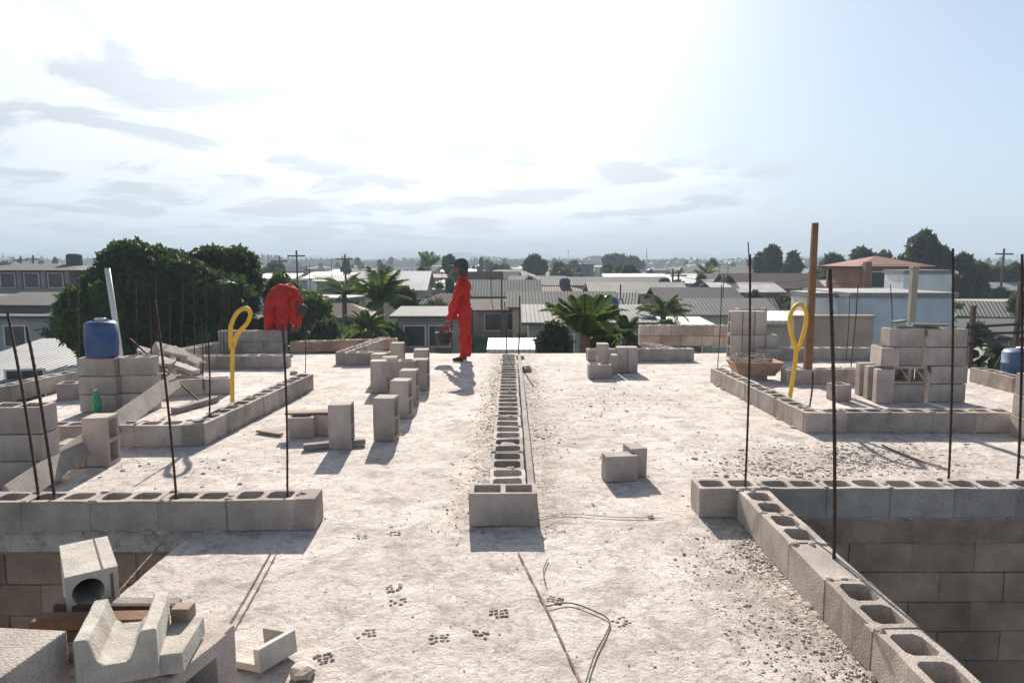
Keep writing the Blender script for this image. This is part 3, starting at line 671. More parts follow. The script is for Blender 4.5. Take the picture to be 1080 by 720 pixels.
# blue drum
d = empty('water_drum', (P(108, 435).x+.02, by, .590)); tag(d, 'blue plastic water drum with a lid and handle on top of a block pile', 'drum')
d.location.x = PY(108, 370, by).x; d.location.z = .588
mb = MB(); mb.lathe([(0, 0), (.145, 0), (.158, .02), (.160, .10), (.165, .12), (.165, .26), (.16, .28), (.155, .36), (.12, .385), (0, .385)], 32); mb.build('body', M['blue'], d, smooth=True)
mb = MB(); mb.lathe([(0, .384), (.055, .384), (.055, .412), (.05, .416), (0, .416)], 20); mb.build('lid', M['white_plastic'], d, smooth=True)
mb = MB(); mb.tube([(-.10+.2*i/10, .0, .38+.035*math.sin(math.pi*i/10)) for i in range(11)], .01, 8); mb.build('handle', M['blue'], d, smooth=True)
# green bottle
a = P(104, 438); a.y -= .02; d = empty('bottle', a); tag(d, 'green plastic bottle standing in front of the drum pile', 'bottle')
mb = MB(); mb.lathe([(0, 0), (.04, 0), (.045, .01), (.045, .17), (.035, .21), (.016, .24), (.016, .265), (0, .265)], 16); mb.build('body', M['greenbottle'], d, smooth=True)
mb = MB(); mb.lathe([(0, .266), (.018, .266), (.018, .285), (0, .285)], 12); mb.build('cap', M['white_plastic'], d)
# blue barrel right edge
a = P(1078, 420, .19); d = empty('barrel', (a.x+.03, a.y+.35, .19)); d.location = (*PY(1079, 385, 9.6).xy, .0); tag(d, 'blue barrel cut by the right edge of the view, behind the parapet', 'barrel')
mb = MB(); mb.lathe([(0, 0), (.24, 0), (.26, .03), (.26, .16), (.27, .17), (.26, .18), (.26, .32), (.23, .36), (0, .38)], 32); mb.build('body', M['blue'], d, smooth=True)
mb = MB(); mb.lathe([(0, .381), (.10, .378), (.10, .395), (0, .40)], 20); mb.build('lid', M['white_plastic'], d, smooth=True)
# leaning board
plank(P(12, 524, .10), P(186, 401, .32), .17, .025, 'long grey board leaning from the left foreground up to the tumbled heap', 'wood_grey', 'board', roll=R(62), cat='board')
# wooden trough with wire
a = P(798, 402); tg = empty('trough', (a.x, a.y+.2, 0)); tag(tg, 'shallow pinkish wooden mortar trough lying behind the slanting right wall', 'trough')
tg.location = (a.x, a.y+.22, .19)
mb = MB()
W2, D2, H2 = .34, .20, .19; w1, d1 = .24, .13
vs = [(-w1, -d1, 0), (w1, -d1, 0), (w1, d1, 0), (-w1, d1, 0), (-W2, -D2, H2), (W2, -D2, H2), (W2, D2, H2), (-W2, D2, H2)]
vi = [(x*.93, y*.9, z+.02 if z == 0 else z) for x, y, z in vs]
mb.add(vs+vi, [(3, 2, 1, 0), (0, 1, 5, 4), (1, 2, 6, 5), (2, 3, 7, 6), (3, 0, 4, 7), (8, 9, 10, 11), (12, 13, 9, 8), (13, 14, 10, 9), (14, 15, 11, 10), (15, 12, 8, 11), (4, 5, 13, 12), (5, 6, 14, 13), (6, 7, 15, 14), (7, 4, 12, 15)])
M['troughwood'] = mat('pink_brown_wood', (.42, .27, .21), .85, (.32, .20, .15), 6, .3, 40); mb.build('shell', M['troughwood'], tg, bevel=.003)
tg.location = (PY(800, 400, a.y).x, a.y+.18, .0)
block((tg.location.x, tg.location.y, 0), R(2), 'low block under the wooden trough', 'flat', L=.30, H=.06); tg.location.z = .063
mb = MB(); random.seed(5); pts = []
for i in range(130):
    t = i/130*2*math.pi*5; pts.append(Vector((.22*math.cos(t)*(1+.2*math.sin(i*.3))-.08, .14*math.sin(t*1.03), .21+.05*math.sin(i*.21)+.03*random.random())))
mb.tube(pts, .005, 5); o = mb.build('wire_coil', M['wire']); o.location = tg.location; tag(o, 'tangled pale wire coil heaped on the wooden trough', 'wire coil')
mb = MB(); mb.tube([Vector((.09*math.cos(t*.4), -.01*t*.1, .1+.11*math.sin(t*.4))) for t in range(18)], .005, 5); o = mb.build('wire_loop', M['wire']); p = PY(765, 395, P(765, 408).y-.05); o.location = (p.x, p.y, .08); tag(o, 'loop of pale wire hanging over the slanting right wall', 'wire loop')
# cords and score lines on the floor
def strip(pts, w, label=None, name='score_line'):
    mb = MB(); pts = [P(*p)+Vector((0, 0, .006)) for p in pts]
    for i in range(len(pts)-1):
        d = (pts[i+1]-pts[i]).normalized(); s = Vector((-d.y, d.x, 0))*w/2; n = 10
        for k in range(n):
            a = pts[i].lerp(pts[i+1], k/n); b = pts[i].lerp(pts[i+1], (k+1)/n); wa = 1+.4*math.sin(k*2.1); 
            mb.add([a-s*wa, b-s*wa, b+s*wa, a+s*wa], [(0, 1, 2, 3)])
    return mb.build(name, M['dark'])
struct(strip([(546, 582), (580, 650), (613, 722)], .007)); struct(strip([(291, 586), (266, 632), (238, 682)], .007)); struct(strip([(172, 572), (150, 596), (124, 626)], .010))
def cord(pts, r, label, m='dark'):
    pts = [P(*p)+Vector((0, 0, .008)) for p in pts]; fine = []; n = len(pts)
    for i in range(n-1):
        p0, p1, p2, p3 = pts[max(i-1, 0)], pts[i], pts[i+1], pts[min(i+2, n-1)]
        for k in range(8):
            t = k/8; fine.append(.5*((2*p1)+(-p0+p2)*t+(2*p0-5*p1+4*p2-p3)*t*t+(-p0+3*p1-3*p2+p3)*t**3))
    fine.append(pts[-1]); mb = MB(); mb.tube(fine, r, 5); o = mb.build('cord', M[m]); return tag(o, label, 'cord')
cord([(575, 641), (600, 637), (625, 645), (642, 655), (640, 668), (628, 690), (618, 720)], .0035, 'thin dark wire curling over the foreground floor right of the score line')
cord([(565, 547), (600, 543), (645, 546), (700, 547)], .003, 'thin pale string lying right of the crosswise end block', 'wire')
cord([(578, 590), (573, 603), (576, 618)], .003, 'short wire scrap just in front of the crosswise end block')
cord([(930, 470), (960, 483), (1000, 496)], .008, 'thin rod lying aslant on the floor before the right foreground wall')

# rubble, crumbs (nobody could count them)
def rubble():
    random.seed(11); mb = MB()
    def chip(x, y, s):
        if not in_slab(x, y) or abs(x) > 6: return
        a = random.uniform(0, 6.28); q = []
        n = 4
        for k in range(n): an = a+k*6.283/n+random.uniform(-.4, .4); q.append((x+s*random.uniform(.6, 1.2)*math.cos(an), y+s*random.uniform(.5, 1)*math.sin(an), -.004))
        h = s*random.uniform(.1, .4)-.002; tp = [(x+(p[0]-x)*.6, y+(p[1]-y)*.6, h) for p in q]
        mb.add(q+tp, [(4, 5, 6, 7)]+[(k, (k+1) % 4, 4+(k+1) % 4, 4+k) for k in range(4)], random.uniform(.75, 1.5))
    def field(px, py, sx, sy, n, s0, s1):
        for _ in range(n):
            q = (random.gauss(px, sx), random.gauss(py, sy))
            if q[1] < 372 or q[1] > 740: continue
            p = P(*q)
            if p.y > 11.8: continue
            chip(p.x, p.y, random.uniform(s0, s1)*random.choice((1, .7, .5, .5, .35, .35, .3, 1.5)))
    for y in range(60):     # both flanks of the middle row
        yy = 4.2+y*.105
        for _ in range(13):
            chip(.12+abs(random.gauss(0, .16))+.03, yy+random.uniform(-.06, .06), random.uniform(.003, .012))
            if random.random() < .75: chip(-.15-abs(random.gauss(0, .13)), yy+random.uniform(-.06, .06), random.uniform(.004, .016))
    field(855, 488, 60, 10, 1500, .006, .022); field(930, 480, 60, 12, 700, .006, .018)
    field(800, 600, 40, 30, 900, .003, .012); field(850, 660, 45, 40, 1000, .003, .010); field(780, 560, 40, 20, 500, .003, .012)
    field(760, 640, 50, 50, 500, .002, .006); field(600, 450, 60, 60, 500, .004, .012); field(640, 420, 60, 20, 300, .006, .018)
    field(700, 430, 100, 40, 600, .005, .014); field(170, 490, 60, 10, 250, .004, .016); field(300, 560, 40, 8, 150, .004, .010)
    field(400, 560, 160, 90, 700, .002, .006); field(460, 400, 60, 18, 250, .005, .015); field(530, 560, 60, 8, 250, .003, .010); field(670, 500, 40, 10, 150, .003, .010)
    for _ in range(700):
        p = (1.40-abs(random.gauss(0, .07)), random.uniform(1.9, 4.1)); chip(p[0], p[1], random.uniform(.003, .012))
    o = mb.build('rubble', M['rubble']); o['kind'] = 'stuff'
    # boot prints: lugs of damp mud left by soles
    mb = MB()
    for (px, py, an) in [(416, 619, 20), (420, 634, 10), (386, 667, 15), (341, 693, 25), (463, 672, 5), (526, 646, 10), (505, 668, -10), (380, 566, 20), (415, 562, 10), (655, 655, 30), (585, 632, -20)]:
        c = P(px, py); a = R(an)
        for i in range(4):
            for j in range(3):
                if random.random() < .25: continue
                x = (i-1.5)*.022; y = (j-1)*.024; s = .008*random.uniform(.7, 1.15)
                X = c.x+x*math.cos(a)-y*math.sin(a); Y = c.y+x*math.sin(a)+y*math.cos(a)
                mb.blob((X+random.gauss(0, .003), Y+random.gauss(0, .003), -.001), s*1.3, s, .004, .8, None, random.random()*9)
    o = mb.build('boot_prints', M['mud']); o['kind'] = 'stuff'
rubble()

# ------------------------------------------------------------------ people
def skin_body(name, verts, edges, parent, m, sub=2, root=0):
    me = bpy.data.meshes.new(name); bm = bmesh.new(); lay = bm.verts.layers.skin.verify(); vv = []
    for i, (p, r) in enumerate(verts):
        v = bm.verts.new(p); v[lay].radius = (r, r) if not isinstance(r, tuple) else r; v[lay].use_root = (i == root); vv.append(v)
    for a, b in edges: bm.edges.new((vv[a], vv[b]))
    bm.to_mesh(me); bm.free(); o = bpy.data.objects.new(name, me); C.objects.link(o); o.parent = parent; me.materials.append(m)
    s = o.modifiers.new('skin', 'SKIN'); s.use_smooth_shade = True; u = o.modifiers.new('sub', 'SUBSURF'); u.levels = sub; u.render_levels = sub
    if name == 'coveralls':
        u.levels = u.render_levels = 3
        if 'folds' not in bpy.data.textures: tx = bpy.data.textures.new('folds', 'CLOUDS'); tx.noise_scale = .13; tx.noise_depth = 3
        dm = o.modifiers.new('folds', 'DISPLACE'); dm.texture = bpy.data.textures['folds']; dm.strength = .10; dm.mid_level = .5
    return o
def hand(name, w, d, side, parent, m, curl=.6):
    """w wrist, d direction of the hand, side: direction the thumb leaves"""
    d = d.normalized(); side = (side-d*side.dot(d)).normalized(); nrm = d.cross(side); V = [(w, .022), (w+d*.045, .026), (w+d*.085, .022)]; E = [(0, 1), (1, 2)]
    lens = [.07, .08, .074, .058]
    for k in range(4):
        b = w+d*.088+side*(.028-k*.019); L = lens[k]; i0 = len(V)
        V.append((b, .0095)); E.append((2, i0)); q = b
        for s in range(3):
            ang = curl*(s+1)*.7; q = q+(d*math.cos(ang)+nrm*math.sin(ang))*L/3*1.05; V.append((q, .0085-.0008*s)); E.append((i0+s, i0+s+1))
    b = w+d*.03+side*.03; i0 = len(V); V.append((b, .012)); E.append((1, i0)); V.append((b+side*.02+d*.03+nrm*.012, .010)); V.append((b+side*.018+d*.055+nrm*.03, .009)); E += [(i0, i0+1), (i0+1, i0+2)]
    return skin_body(name, V, E, parent, m, 1)
def head_mesh(parent, c, fwd, up, s=1.0):
    fwd = fwd.normalized(); up = (up-fwd*up.dot(fwd)).normalized(); rt_ = fwd.cross(up); bm = bmesh.new(); bmesh.ops.create_uvsphere(bm, u_segments=32, v_segments=24, radius=1)
    for v in bm.verts:
        x, y, z = v.co      # x right, y forward, z up
        sx, sy, sz = .076, .096, .115
        if z < 0: sx *= 1+.25*z; sy *= 1+.10*z
        px, py, pz = x*sx, y*sy, z*sz
        if y > .3: # face relief
            nose = math.exp(-(x/.16)**2-((z+.12)/.22)**2)*.020*(1 if z < .05 else .6)
            eye = math.exp(-((abs(x)-.36)/.16)**2-((z-.06)/.12)**2)*-.010
            lip = math.exp(-(x/.28)**2-((z+.50)/.07)**2)*.006+math.exp(-(x/.28)**2-((z+.62)/.07)**2)*.005
            chin = math.exp(-(x/.3)**2-((z+.85)/.15)**2)*.010
            py += nose+eye+lip+chin
        v.co = rt_*px+fwd*py+up*pz
    for sgn in (-1, 1):   # ears
        r = bmesh.ops.create_uvsphere(bm, u_segments=8, v_segments=8, radius=.03)
        for v in r['verts']: q = v.co.copy(); v.co = rt_*(q.x*.35+sgn*.075)+fwd*(q.y*.7-.005)+up*q.z
    for f in bm.faces: f.smooth = True
    for v in bm.verts: v.co = c+v.co*s
    me = bpy.data.meshes.new('head'); bm.to_mesh(me); bm.free(); me.materials.append(M['skin']); return me
def join_into(o, me):   # body mesh keeps the head in the same object
    pass
def person_standing():
    Y = P(489, 381).y+.05; sc = 1
    base = PY(489, 381, Y); base.z = 0
    root = empty('person', base); tag(root, 'standing worker in red coveralls and dark cap holding a black bucket', 'person')
    def q(px, py, dy=0): p = PY(px, py, Y); return Vector((p.x-base.x, dy, p.z))
    hipc = q(490, 335); 
    V = [(hipc, (.145, .13)), (q(489.5, 322), (.13, .12)), (q(489, 310), (.15, .135)), (q(489, 301), (.15, .13)), (q(488.3, 294.5), (.085, .10)), (q(487.5, 290), .052)]
    E = [(0, 1), (1, 2), (2, 3), (3, 4), (4, 5)]
    # legs
    for s, kx, ax in ((-1, 489, 490), (1, 492, 493)):
        i = len(V); V += [(q(490.5, 339, .075*s), .095), (q(kx, 357, .085*s), .072), (q(ax, 373, .085*s), .062), (q(ax-.3, 377.5, .085*s), .064)]; E += [(0, i), (i, i+1), (i+1, i+2), (i+2, i+3)]
    arms = []
    for s, ex, ey, wx, wy in ((-1, 480.5, 319, 473, 338), (1, 482, 320, 477, 338)):
        i = len(V); V += [(q(487.5, 299.5, .17*s), .075), (q(ex, ey, .20*s), .060), (q(wx, wy, .12*s), .045)]; E += [(3, i), (i, i+1), (i+1, i+2)]; arms.append((V[-2][0], V[-1][0]))
    skin_body('coveralls', V, E, root, M['cloth_red'])
    # body: head, neck as one continuous mesh
    me = head_mesh(root, q(485.8, 282), Vector((-1, -.15, -.12)), Vector((-.12, 0, 1)))
    bm = bmesh.new(); bm.from_mesh(me); m_ = bmesh.ops.create_cone(bm, segments=16, radius1=.055, radius2=.05, depth=.12, cap_ends=True)
    for v in m_['verts']: v.co += q(487.3, 289)
    bm.to_mesh(me); bm.free(); ho = bpy.data.objects.new('head', me); C.objects.link(ho); ho.parent = root
    hc = q(485.8, 282); mb = MB()
    for i in range(2):
        c = hc+Vector((-.088, (-1)**i*.03-.012, .008)); 
    # cap with brim and a neck cloth
    cap = MB(); cap.lathe([(.112, .0), (.116, .03), (.108, .07), (.08, .105), (.04, .122), (.0, .125)], 24, Matrix.Translation(hc+Vector((.01, 0, .025))) @ Matrix.Rotation(R(-8), 4, 'Y'))
    cap.build('cap', M['cloth_grey'], root, smooth=True)
    vs = []; n = 12
    for k in range(n+1):
        a = R(100+160*k/n); vs.append(hc+Vector((.01+.112*math.cos(a), .112*math.sin(a), .035))); e = math.cos(a+math.pi)*.09; vs.append(hc+Vector((.01+(.112+max(e, 0))*math.cos(a), .114*math.sin(a), .02)))
    vs2 = [v+Vector((0, 0, .008)) for v in vs]; fs = []; m2 = len(vs)
    for k in range(n): i = 2*k; fs += [(i, i+1, i+3, i+2), (m2+i, m2+i+2, m2+i+3, m2+i+1), (i+1, m2+i+1, m2+i+3, i+3)]
    b_ = MB(); b_.add(vs, []); b_ = MB(); b_.add(vs+vs2, fs); b_.build('cap_brim', M['cloth_grey'], root)
    vs = []; fs = []
    for k in range(n+1):
        a = R(-110+220*k/n)
        for j, (r_, z_) in enumerate(((.114, .04), (.112, -.04), (.10, -.08), (.115, -.115))): vs.append(hc+Vector((.012+r_*math.cos(a), r_*.95*math.sin(a), z_)))
    for k in range(n):
        for j in range(3): i = k*4+j; fs.append((i, i+1, i+5, i+4))
    nb = MB(); nb.add(vs, fs); o = nb.build('neck_cloth', M['cloth_grey'], root, smooth=True); sm = o.modifiers.new('t', 'SOLIDIFY'); sm.thickness = .006
    for s, ax in ((-1, 489.7), (1, 492.7)):
        f = q(ax, 380, .085*s); f.z = 0
        vv = [(f+Vector((.03, 0, .05)), .05), (f+Vector((-.05, 0, .045)), .048), (f+Vector((-.14, 0, .035)), .036), (f+Vector((-.19, 0, .03)), .028), (f+Vector((.025, 0, .12)), .055)]
        skin_body('boot', vv, [(0, 1), (1, 2), (2, 3), (0, 4)], root, M['black'])
    for el, wr in arms: hand('hand', wr, (wr-el)*1.0+Vector((-.02, 0, -.05)), Vector((-1, 0, .2)), root, M['skin'])
    # bucket
    bc = q(468.5, 362); bc.z = PY(468.5, 362, Y).z
    bk = empty('bucket', base+bc); tag(bk, 'black rubber bucket with red straps held by the standing worker', 'bucket')
    mb = MB(); mb.lathe([(0, 0), (.105, 0), (.14, .17), (.147, .18), (.139, .18), (.10, .012), (0, .012)], 28); mb.build('shell', M['black'], bk, smooth=True)
    for s, (el, wr) in zip((-1, 1), arms):
        mb = MB(); t = wr-bc+Vector((-.02, 0, -.09)); mb.tube([(-.09, .05*s, .17), t.lerp(Vector((-.09, .05*s, .17)), .4), t, t.lerp(Vector((.10, .05*s, .17)), .5), (.11, .05*s, .17)], .010, 6); mb.build('strap', M['cloth_red'], bk)
person_standing()
def person_bending():
    Y = 12.35; base = PY(290, 366, Y); base.z = 0; base.x = PY(289, 350, Y).x
    root = empty('person', base); tag(root, 'worker in red coveralls bent double at the far left of the slab', 'person')
    def q(px, py, dy=0): p = PY(px, py, Y); return Vector((p.x-base.x, dy, p.z))
    V = [(q(291, 314), (.20, .19)), (q(295, 309, .1), (.19, .18)), (q(299.5, 309, .2), (.19, .18)), (q(304, 312, .28), (.17, .16)), (q(308, 319, .32), .07)]; E = [(0, 1), (1, 2), (2, 3), (3, 4)]
    for s, px in ((-1, 285), (1, 297)):
        i = len(V); V += [(q(px, 322, .02), .135), (q(px-.5, 340, .0), .11), (q(px, 357, .04), .085), (q(px, 362, .04), .08)]; E += [(0, i), (i, i+1), (i+1, i+2), (i+2, i+3)]
    arms = []
    for s, px in ((-1, 305), (1, 309)):
        i = len(V); V += [(q(px-1, 317, .15 if s < 0 else .42), .075), (q(px+1, 331, .15 if s < 0 else .42), .062), (q(px, 344, .2 if s < 0 else .35), .048)]; E += [(3, i), (i, i+1), (i+1, i+2)]; arms.append((V[-2][0], V[-1][0]))
    skin_body('coveralls', V, E, root, M['cloth_red'])
    hc = q(311, 327, .34); me = head_mesh(root, hc, Vector((.1, 0, -1)), Vector((1, 0, -.6)))
    ho = bpy.data.objects.new('head', me); C.objects.link(ho); ho.parent = root
    nb = MB(); nb.tube([q(308, 317, .32), q(310, 324, .34)], .052, 12); nb.build('neck', M['skin'], root, smooth=True)
    cap = MB(); mt = Matrix.Translation(hc) @ Vector((1, 0, -.6)).to_track_quat('Z', 'Y').to_matrix().to_4x4(); cap.lathe([(.105, .01), (.112, .03), (.10, .07), (.06, .105), (0, .12)], 20, mt); cap.build('cap', M['cloth_grey'], root, smooth=True)
    for s in (-1, 1):
        f = q(285 if s < 0 else 297, 366, .04); f.z = 0; skin_body('boot', [(f+Vector((-.02, 0, .05)), .05), (f+Vector((.06, 0, .045)), .048), (f+Vector((.16, 0, .035)), .036), (f+Vector((-.02, 0, .12)), .055)], [(0, 1), (1, 2), (0, 3)], root, M['black'])
    for el, wr in arms: hand('hand', wr, wr-el, Vector((1, 0, .1)), root, M['skin'])
person_bending()

# ------------------------------------------------------------------ ground, hills, town
GZ = -3.6
def terrain():
    # one sheet, finer near, rising into wooded hills far away
    rows = [-60, -20, 0, 15, 40, 80, 140, 220, 340, 500, 700, 900, 1100, 1300, 1500, 1700, 1900, 2150, 2500, 3000, 4000]; na = 90; vs = []; fs = []
    mb = MB()
    for y in rows:
        w = 400+max(y, 0)*1.4
        for i in range(na+1):
            x = -w+2*w*i/na; z = GZ-.02
            vs.append((x, y, z))
    for j in range(len(rows)-1):
        for i in range(na): a = j*(na+1)+i; fs.append((a, a+1, a+na+2, a+na+1))
    mb.add(vs, fs); o = mb.build('ground', M['ground']); struct(o)
    for k, (yd, hh, w, sd) in enumerate(((950, 12, 60, 3), (1500, 24, 120, 8), (2300, 46, 200, 15))):
        mb = MB(); vs = []; fs = []; n = 260; prof = [(-w, 0), (-w*.6, .55), (-w*.25, .9), (0, 1), (w*.4, .8), (w, 0)]; Wd = yd*1.25
        for i in range(n+1):
            x = -Wd+2*Wd*i/n; h = hh*(.55+.75*mnoise.fractal(Vector((x/260, sd, 0)), .8, 2, 3)) + mnoise.noise(Vector((x/14, sd, 5)))*hh*.07+mnoise.noise(Vector((x/6, sd, 9)))*hh*.05
            if x < -yd*.4: h += hh*.35
            for dy, f in prof: vs.append((x, yd+dy, GZ-.5+max(h, 2)*f))
        m_ = len(prof)
        for i in range(n):
            for j in range(m_-1): a = i*m_+j; fs.append((a, a+m_, a+m_+1, a+1))
        mb.add(vs, fs); o = mb.build('hills', M['hill']); struct(o)
terrain()

COUNT = {}
LM = [(0, 'the pile at the left edge'), (70, 'the blue drum'), (140, 'the tumbled heap'), (215, 'the left yellow conduit'), (275, 'the stooping worker'), (330, 'the mud stained low wall'), (385, 'the upright blocks'), (455, 'the standing worker'), (520, 'the far middle row'), (580, 'the open slab edge'), (615, 'the small far cluster'), (675, 'the short far right wall'), (745, 'the tall upright stack'), (825, 'the brown timber post'), (880, 'the thickest rod'), (920, 'the big right stack'), (1035, 'the blue barrel')]
def proj(x, y): return 540+720*x/(y*math.cos(PITCH)+.3)
def near_mark(x, y):
    px = proj(x, y); r = LM[0][1]
    for a, n in LM:
        if px >= a: r = n
    return r
pending = []
def later(o, desc, cat, group, x, y): pending.append((o, desc, cat, group, x, y)); o['category'] = cat; o['group'] = group
def flush():
    d = {}
    for t in pending: d.setdefault((t[1], near_mark(t[4], t[5])), []).append(t)
    for (desc, mk), L in d.items():
        L.sort(key=lambda t: t[5])
        for i, t in enumerate(L):
            if len(L) == 1: t[0]['label'] = f'{desc} beyond {mk}'
            else: t[0]['label'] = f"{(['nearest']+['%s nearest' % o_ for o_ in on[1:]])[i] if i < 13 else 'very far'} {desc} beyond {mk}"
def house(x, y, w, d, h, roof, wallc, rz=0, style='gable', gz=GZ, label=None, storeys=1, over=.35, rise=None, nwin=2):
    root = empty('house', (x, y, gz), rz); desc = f'{"two storey" if storeys > 1 else "low"} {wallc} house with {roof} roof'
    if label: tag(root, label, 'house', 'houses of the town')
    else: later(root, desc, 'house', 'houses of the town', x, y)
    mb = MB(); mb.box((-w/2, -d/2, 0), (w/2, d/2, h))
    rs = rise if rise is not None else d*.22
    if style == 'gable':
        mb.add([(-w/2, -d/2, h), (-w/2, d/2, h), (-w/2, 0, h+rs*.93), (w/2, -d/2, h), (w/2, d/2, h), (w/2, 0, h+rs*.93)], [(0, 2, 1), (3, 4, 5)])
    mb.build('wall', WM[wallc], root)
    mb = MB(); t = .10; X = w/2+over; Yo = d/2+over
    if style == 'gable':
        e = h-rs*over/(d/2)
        for s in (-1, 1):
            mb.add([(-X, s*Yo, e+.03), (X, s*Yo, e+.03), (X, 0, h+rs+.03), (-X, 0, h+rs+.03), (-X, s*Yo, e+t), (X, s*Yo, e+t), (X, 0, h+rs+t), (-X, 0, h+rs+t)], [(0, 1, 2, 3), (7, 6, 5, 4), (0, 4, 5, 1), (1, 5, 6, 2), (3, 7, 4, 0)])
    elif style == 'hip':
        e = h-.1; mb.add([(-X, -Yo, e), (X, -Yo, e), (X, Yo, e), (-X, Yo, e), (-X+Yo*.9, 0, h+rs), (X-Yo*.9, 0, h+rs)], [(0, 1, 5, 4), (1, 2, 5), (2, 3, 4, 5), (3, 0, 4), (3, 2, 1, 0)])
    elif style == 'shed':
        mb.add([(-X, -Yo, h+.02), (X, -Yo, h+.02), (X, Yo, h+rs+.02), (-X, Yo, h+rs+.02), (-X, -Yo, h+.14), (X, -Yo, h+.14), (X, Yo, h+rs+.14), (-X, Yo, h+rs+.14)], [(3, 2, 1, 0), (4, 5, 6, 7), (0, 1, 5, 4), (1, 2, 6, 5), (2, 3, 7, 6), (3, 0, 4, 7)])
    else:
        mb.box((-X, -Yo, h+.003), (X, Yo, h+.18))
    mb.build('roof', RM[roof], root)
    if style == 'shed': 
        pass
    for s in range(storeys):
        zb = s*h/storeys; n = nwin
        for k in range(n):
            wx = -w/2+w*(k+.7)/(n+.6); ww = .5
            fr = MB(); fr.plan([wx-ww-.06, wx-ww, wx+ww, wx+ww+.06], [zb+1.0-.06, zb+1.0, zb+2.0, zb+2.06], lambda i, j: not (i == 1 and j == 1), 0, .05)
            fr.v = [Vector((v.x, -d/2-v.z-.003, v.y)) for v in fr.v]; f = fr.build('window', WM['white'], root)
            p = MB(); p.box((wx-ww, -d/2-.02, zb+1.0), (wx+ww, -d/2-.004, zb+2.0)); p.build('pane', M['opening'], f)
    k_ = (int(abs(x)*7)+int(y*3)) % 7
    if k_ == 0 and y < 180 and not label:
        t_ = MB(); t_.lathe([(0, h+rs*.6), (.42, h+rs*.6), (.46, h+rs*.6+.1), (.46, h+rs*.6+.7), (.3, h+rs*.6+.85), (0, h+rs*.6+.88)], 12, Matrix.Translation((w*.2, 0, 0))); t_.build('water_tank', M['blue'] if int(y) % 2 else M['cloth_grey'], root, smooth=True)
    if k_ in (2, 4) and y < 150 and not label:
        t_ = MB(); zt = h+rs+1.6; t_.tube([(-w*.2, 0, h), (-w*.2, 0, zt)], .025, 5); t_.tube([(-w*.2-.4, 0, zt-.1), (-w*.2+.4, 0, zt-.1)], .015, 4); t_.tube([(-w*.2-.3, 0, zt-.3), (-w*.2+.3, 0, zt-.3)], .015, 4); t_.build('aerial', M['cloth_grey'], root)
    dr = MB(); dx = w/2-.9; dr.box((dx-.45, -d/2-.04, .02), (dx+.45, -d/2-.003, 2.05)); dr.build('door', M['door'], root)
    return root
def hpx(px, pyroof, Y, w, d, h, roof, wallc, **k):
    """place a house so its centre is seen over px at distance Y"""
    x = (px-540)/720*(Y*math.cos(PITCH)); return house(x, Y+d/2, w, d, h, roof, wallc, **k)

# buildings one can tell apart
h_ = hpx(22, 0, 50, 8, 5, 4.7, 'dark', 'dark brown', style='hip', storeys=2, label='dark two storey house with verandas beyond the left edge of the slab', rise=.35, nwin=4, over=.8)
mb = MB()
for k in range(6): mb.box((-4.3+k*1.7-.1, -4.0, 0), (-4.3+k*1.7+.1, -3.8, 4.5))
mb.box((-4.4, -3.999, 2.66), (4.4, -3.92, 3.3))
mb.build('veranda_front', WM['grey'], h_); mb = MB(); mb.box((-4.4, -4.1, 2.45), (4.4, -2.51, 2.65)); mb.build('balcony', WM['grey'], h_)
mb = MB(); mb.lathe([(0, 4.9), (.5, 4.9), (.55, 5.0), (.55, 5.7), (.4, 5.8), (0, 5.8)], 16, Matrix.Translation((2.3, 0, 0))); mb.build('water_tank', M['cloth_grey'], h_)
hpx(5, 0, 20, 6, 7, 1.6, 'zinc', 'pale green', style='shed', rise=.45, label='long low building with a pale metal roof and green wall below the left parapet', rz=R(8), nwin=3)
hpx(-20, 0, 34, 9, 8, 2.4, 'dark', 'pale grey', style='shed', rise=.2, label='dark roofed shed behind the pale roofed building at the left')
r_ = hpx(944, 0, 46, 4.5, 5, 5.0, 'red tiled', 'bare brick', style='hip', storeys=2, rise=.6, label='two storey red brick house with a tiled roof, tallest in the town on the right', nwin=2)
mb = MB(); mb.box((-2.4, -3.4, 0), (-2.0, -3.0, 5.2)); mb.build('porch_column', WM['bare brick'], r_); mb = MB(); mb.box((1.8, -3.4, 0), (2.2, -3.0, 4.7)); mb.build('porch_column', WM['bare brick'], r_); mb = MB(); mb.box((-2.6, -3.45, 2.5), (2.7, -2.52, 2.65)); mb.build('balcony', WM['white'], r_)
b_ = hpx(980, 0, 31, 2.2, 1.6, 4.65, 'zinc', 'white', style='flat', label='white cube shaped upper room with a dark window, on the pale blue grey building', over=.06, nwin=1); b_.location.z = GZ
b_ = hpx(955, 0, 25, 3.8, 4, 3.9, 'zinc', 'pale blue', style='flat', label='wide pale blue grey flat roofed building behind the big right stack', over=.08, nwin=3)
hpx(880, 0, 26, 1.5, 2.0, 3.85, 'zinc', 'white', style='flat', label='long white walled building left of the pale blue grey one', over=.05)
hpx(1050, 0, 42, 12, 5, 2.2, 'pale', 'bare brick', style='shed', rise=.3, label='low unplastered orange brick row at the right edge', nwin=5)
hpx(1080, 0, 28, 7, 5, 2.0, 'dark', 'pink', style='shed', rise=.3, label='reddish shed below the orange brick row at the right edge')
hpx(548, 0, 23, 1.5, 1.0, 2.15, 'white', 'pale grey', style='shed', rise=.2, label='grey walled house with a bright white roof edge behind the middle row')
hpx(545, 0, 17, 2.2, 1.6, 1.3, 'zinc', 'pale blue', style='flat', label='small pale blue walled outbuilding nearest behind the middle row', over=.1, nwin=1)
hpx(415, 0, 16.5, 2.2, 1.8, 1.62, 'zinc', 'pale grey', style='flat', label='wide pale grey flat roof close behind the upright blocks', over=.05, nwin=0)
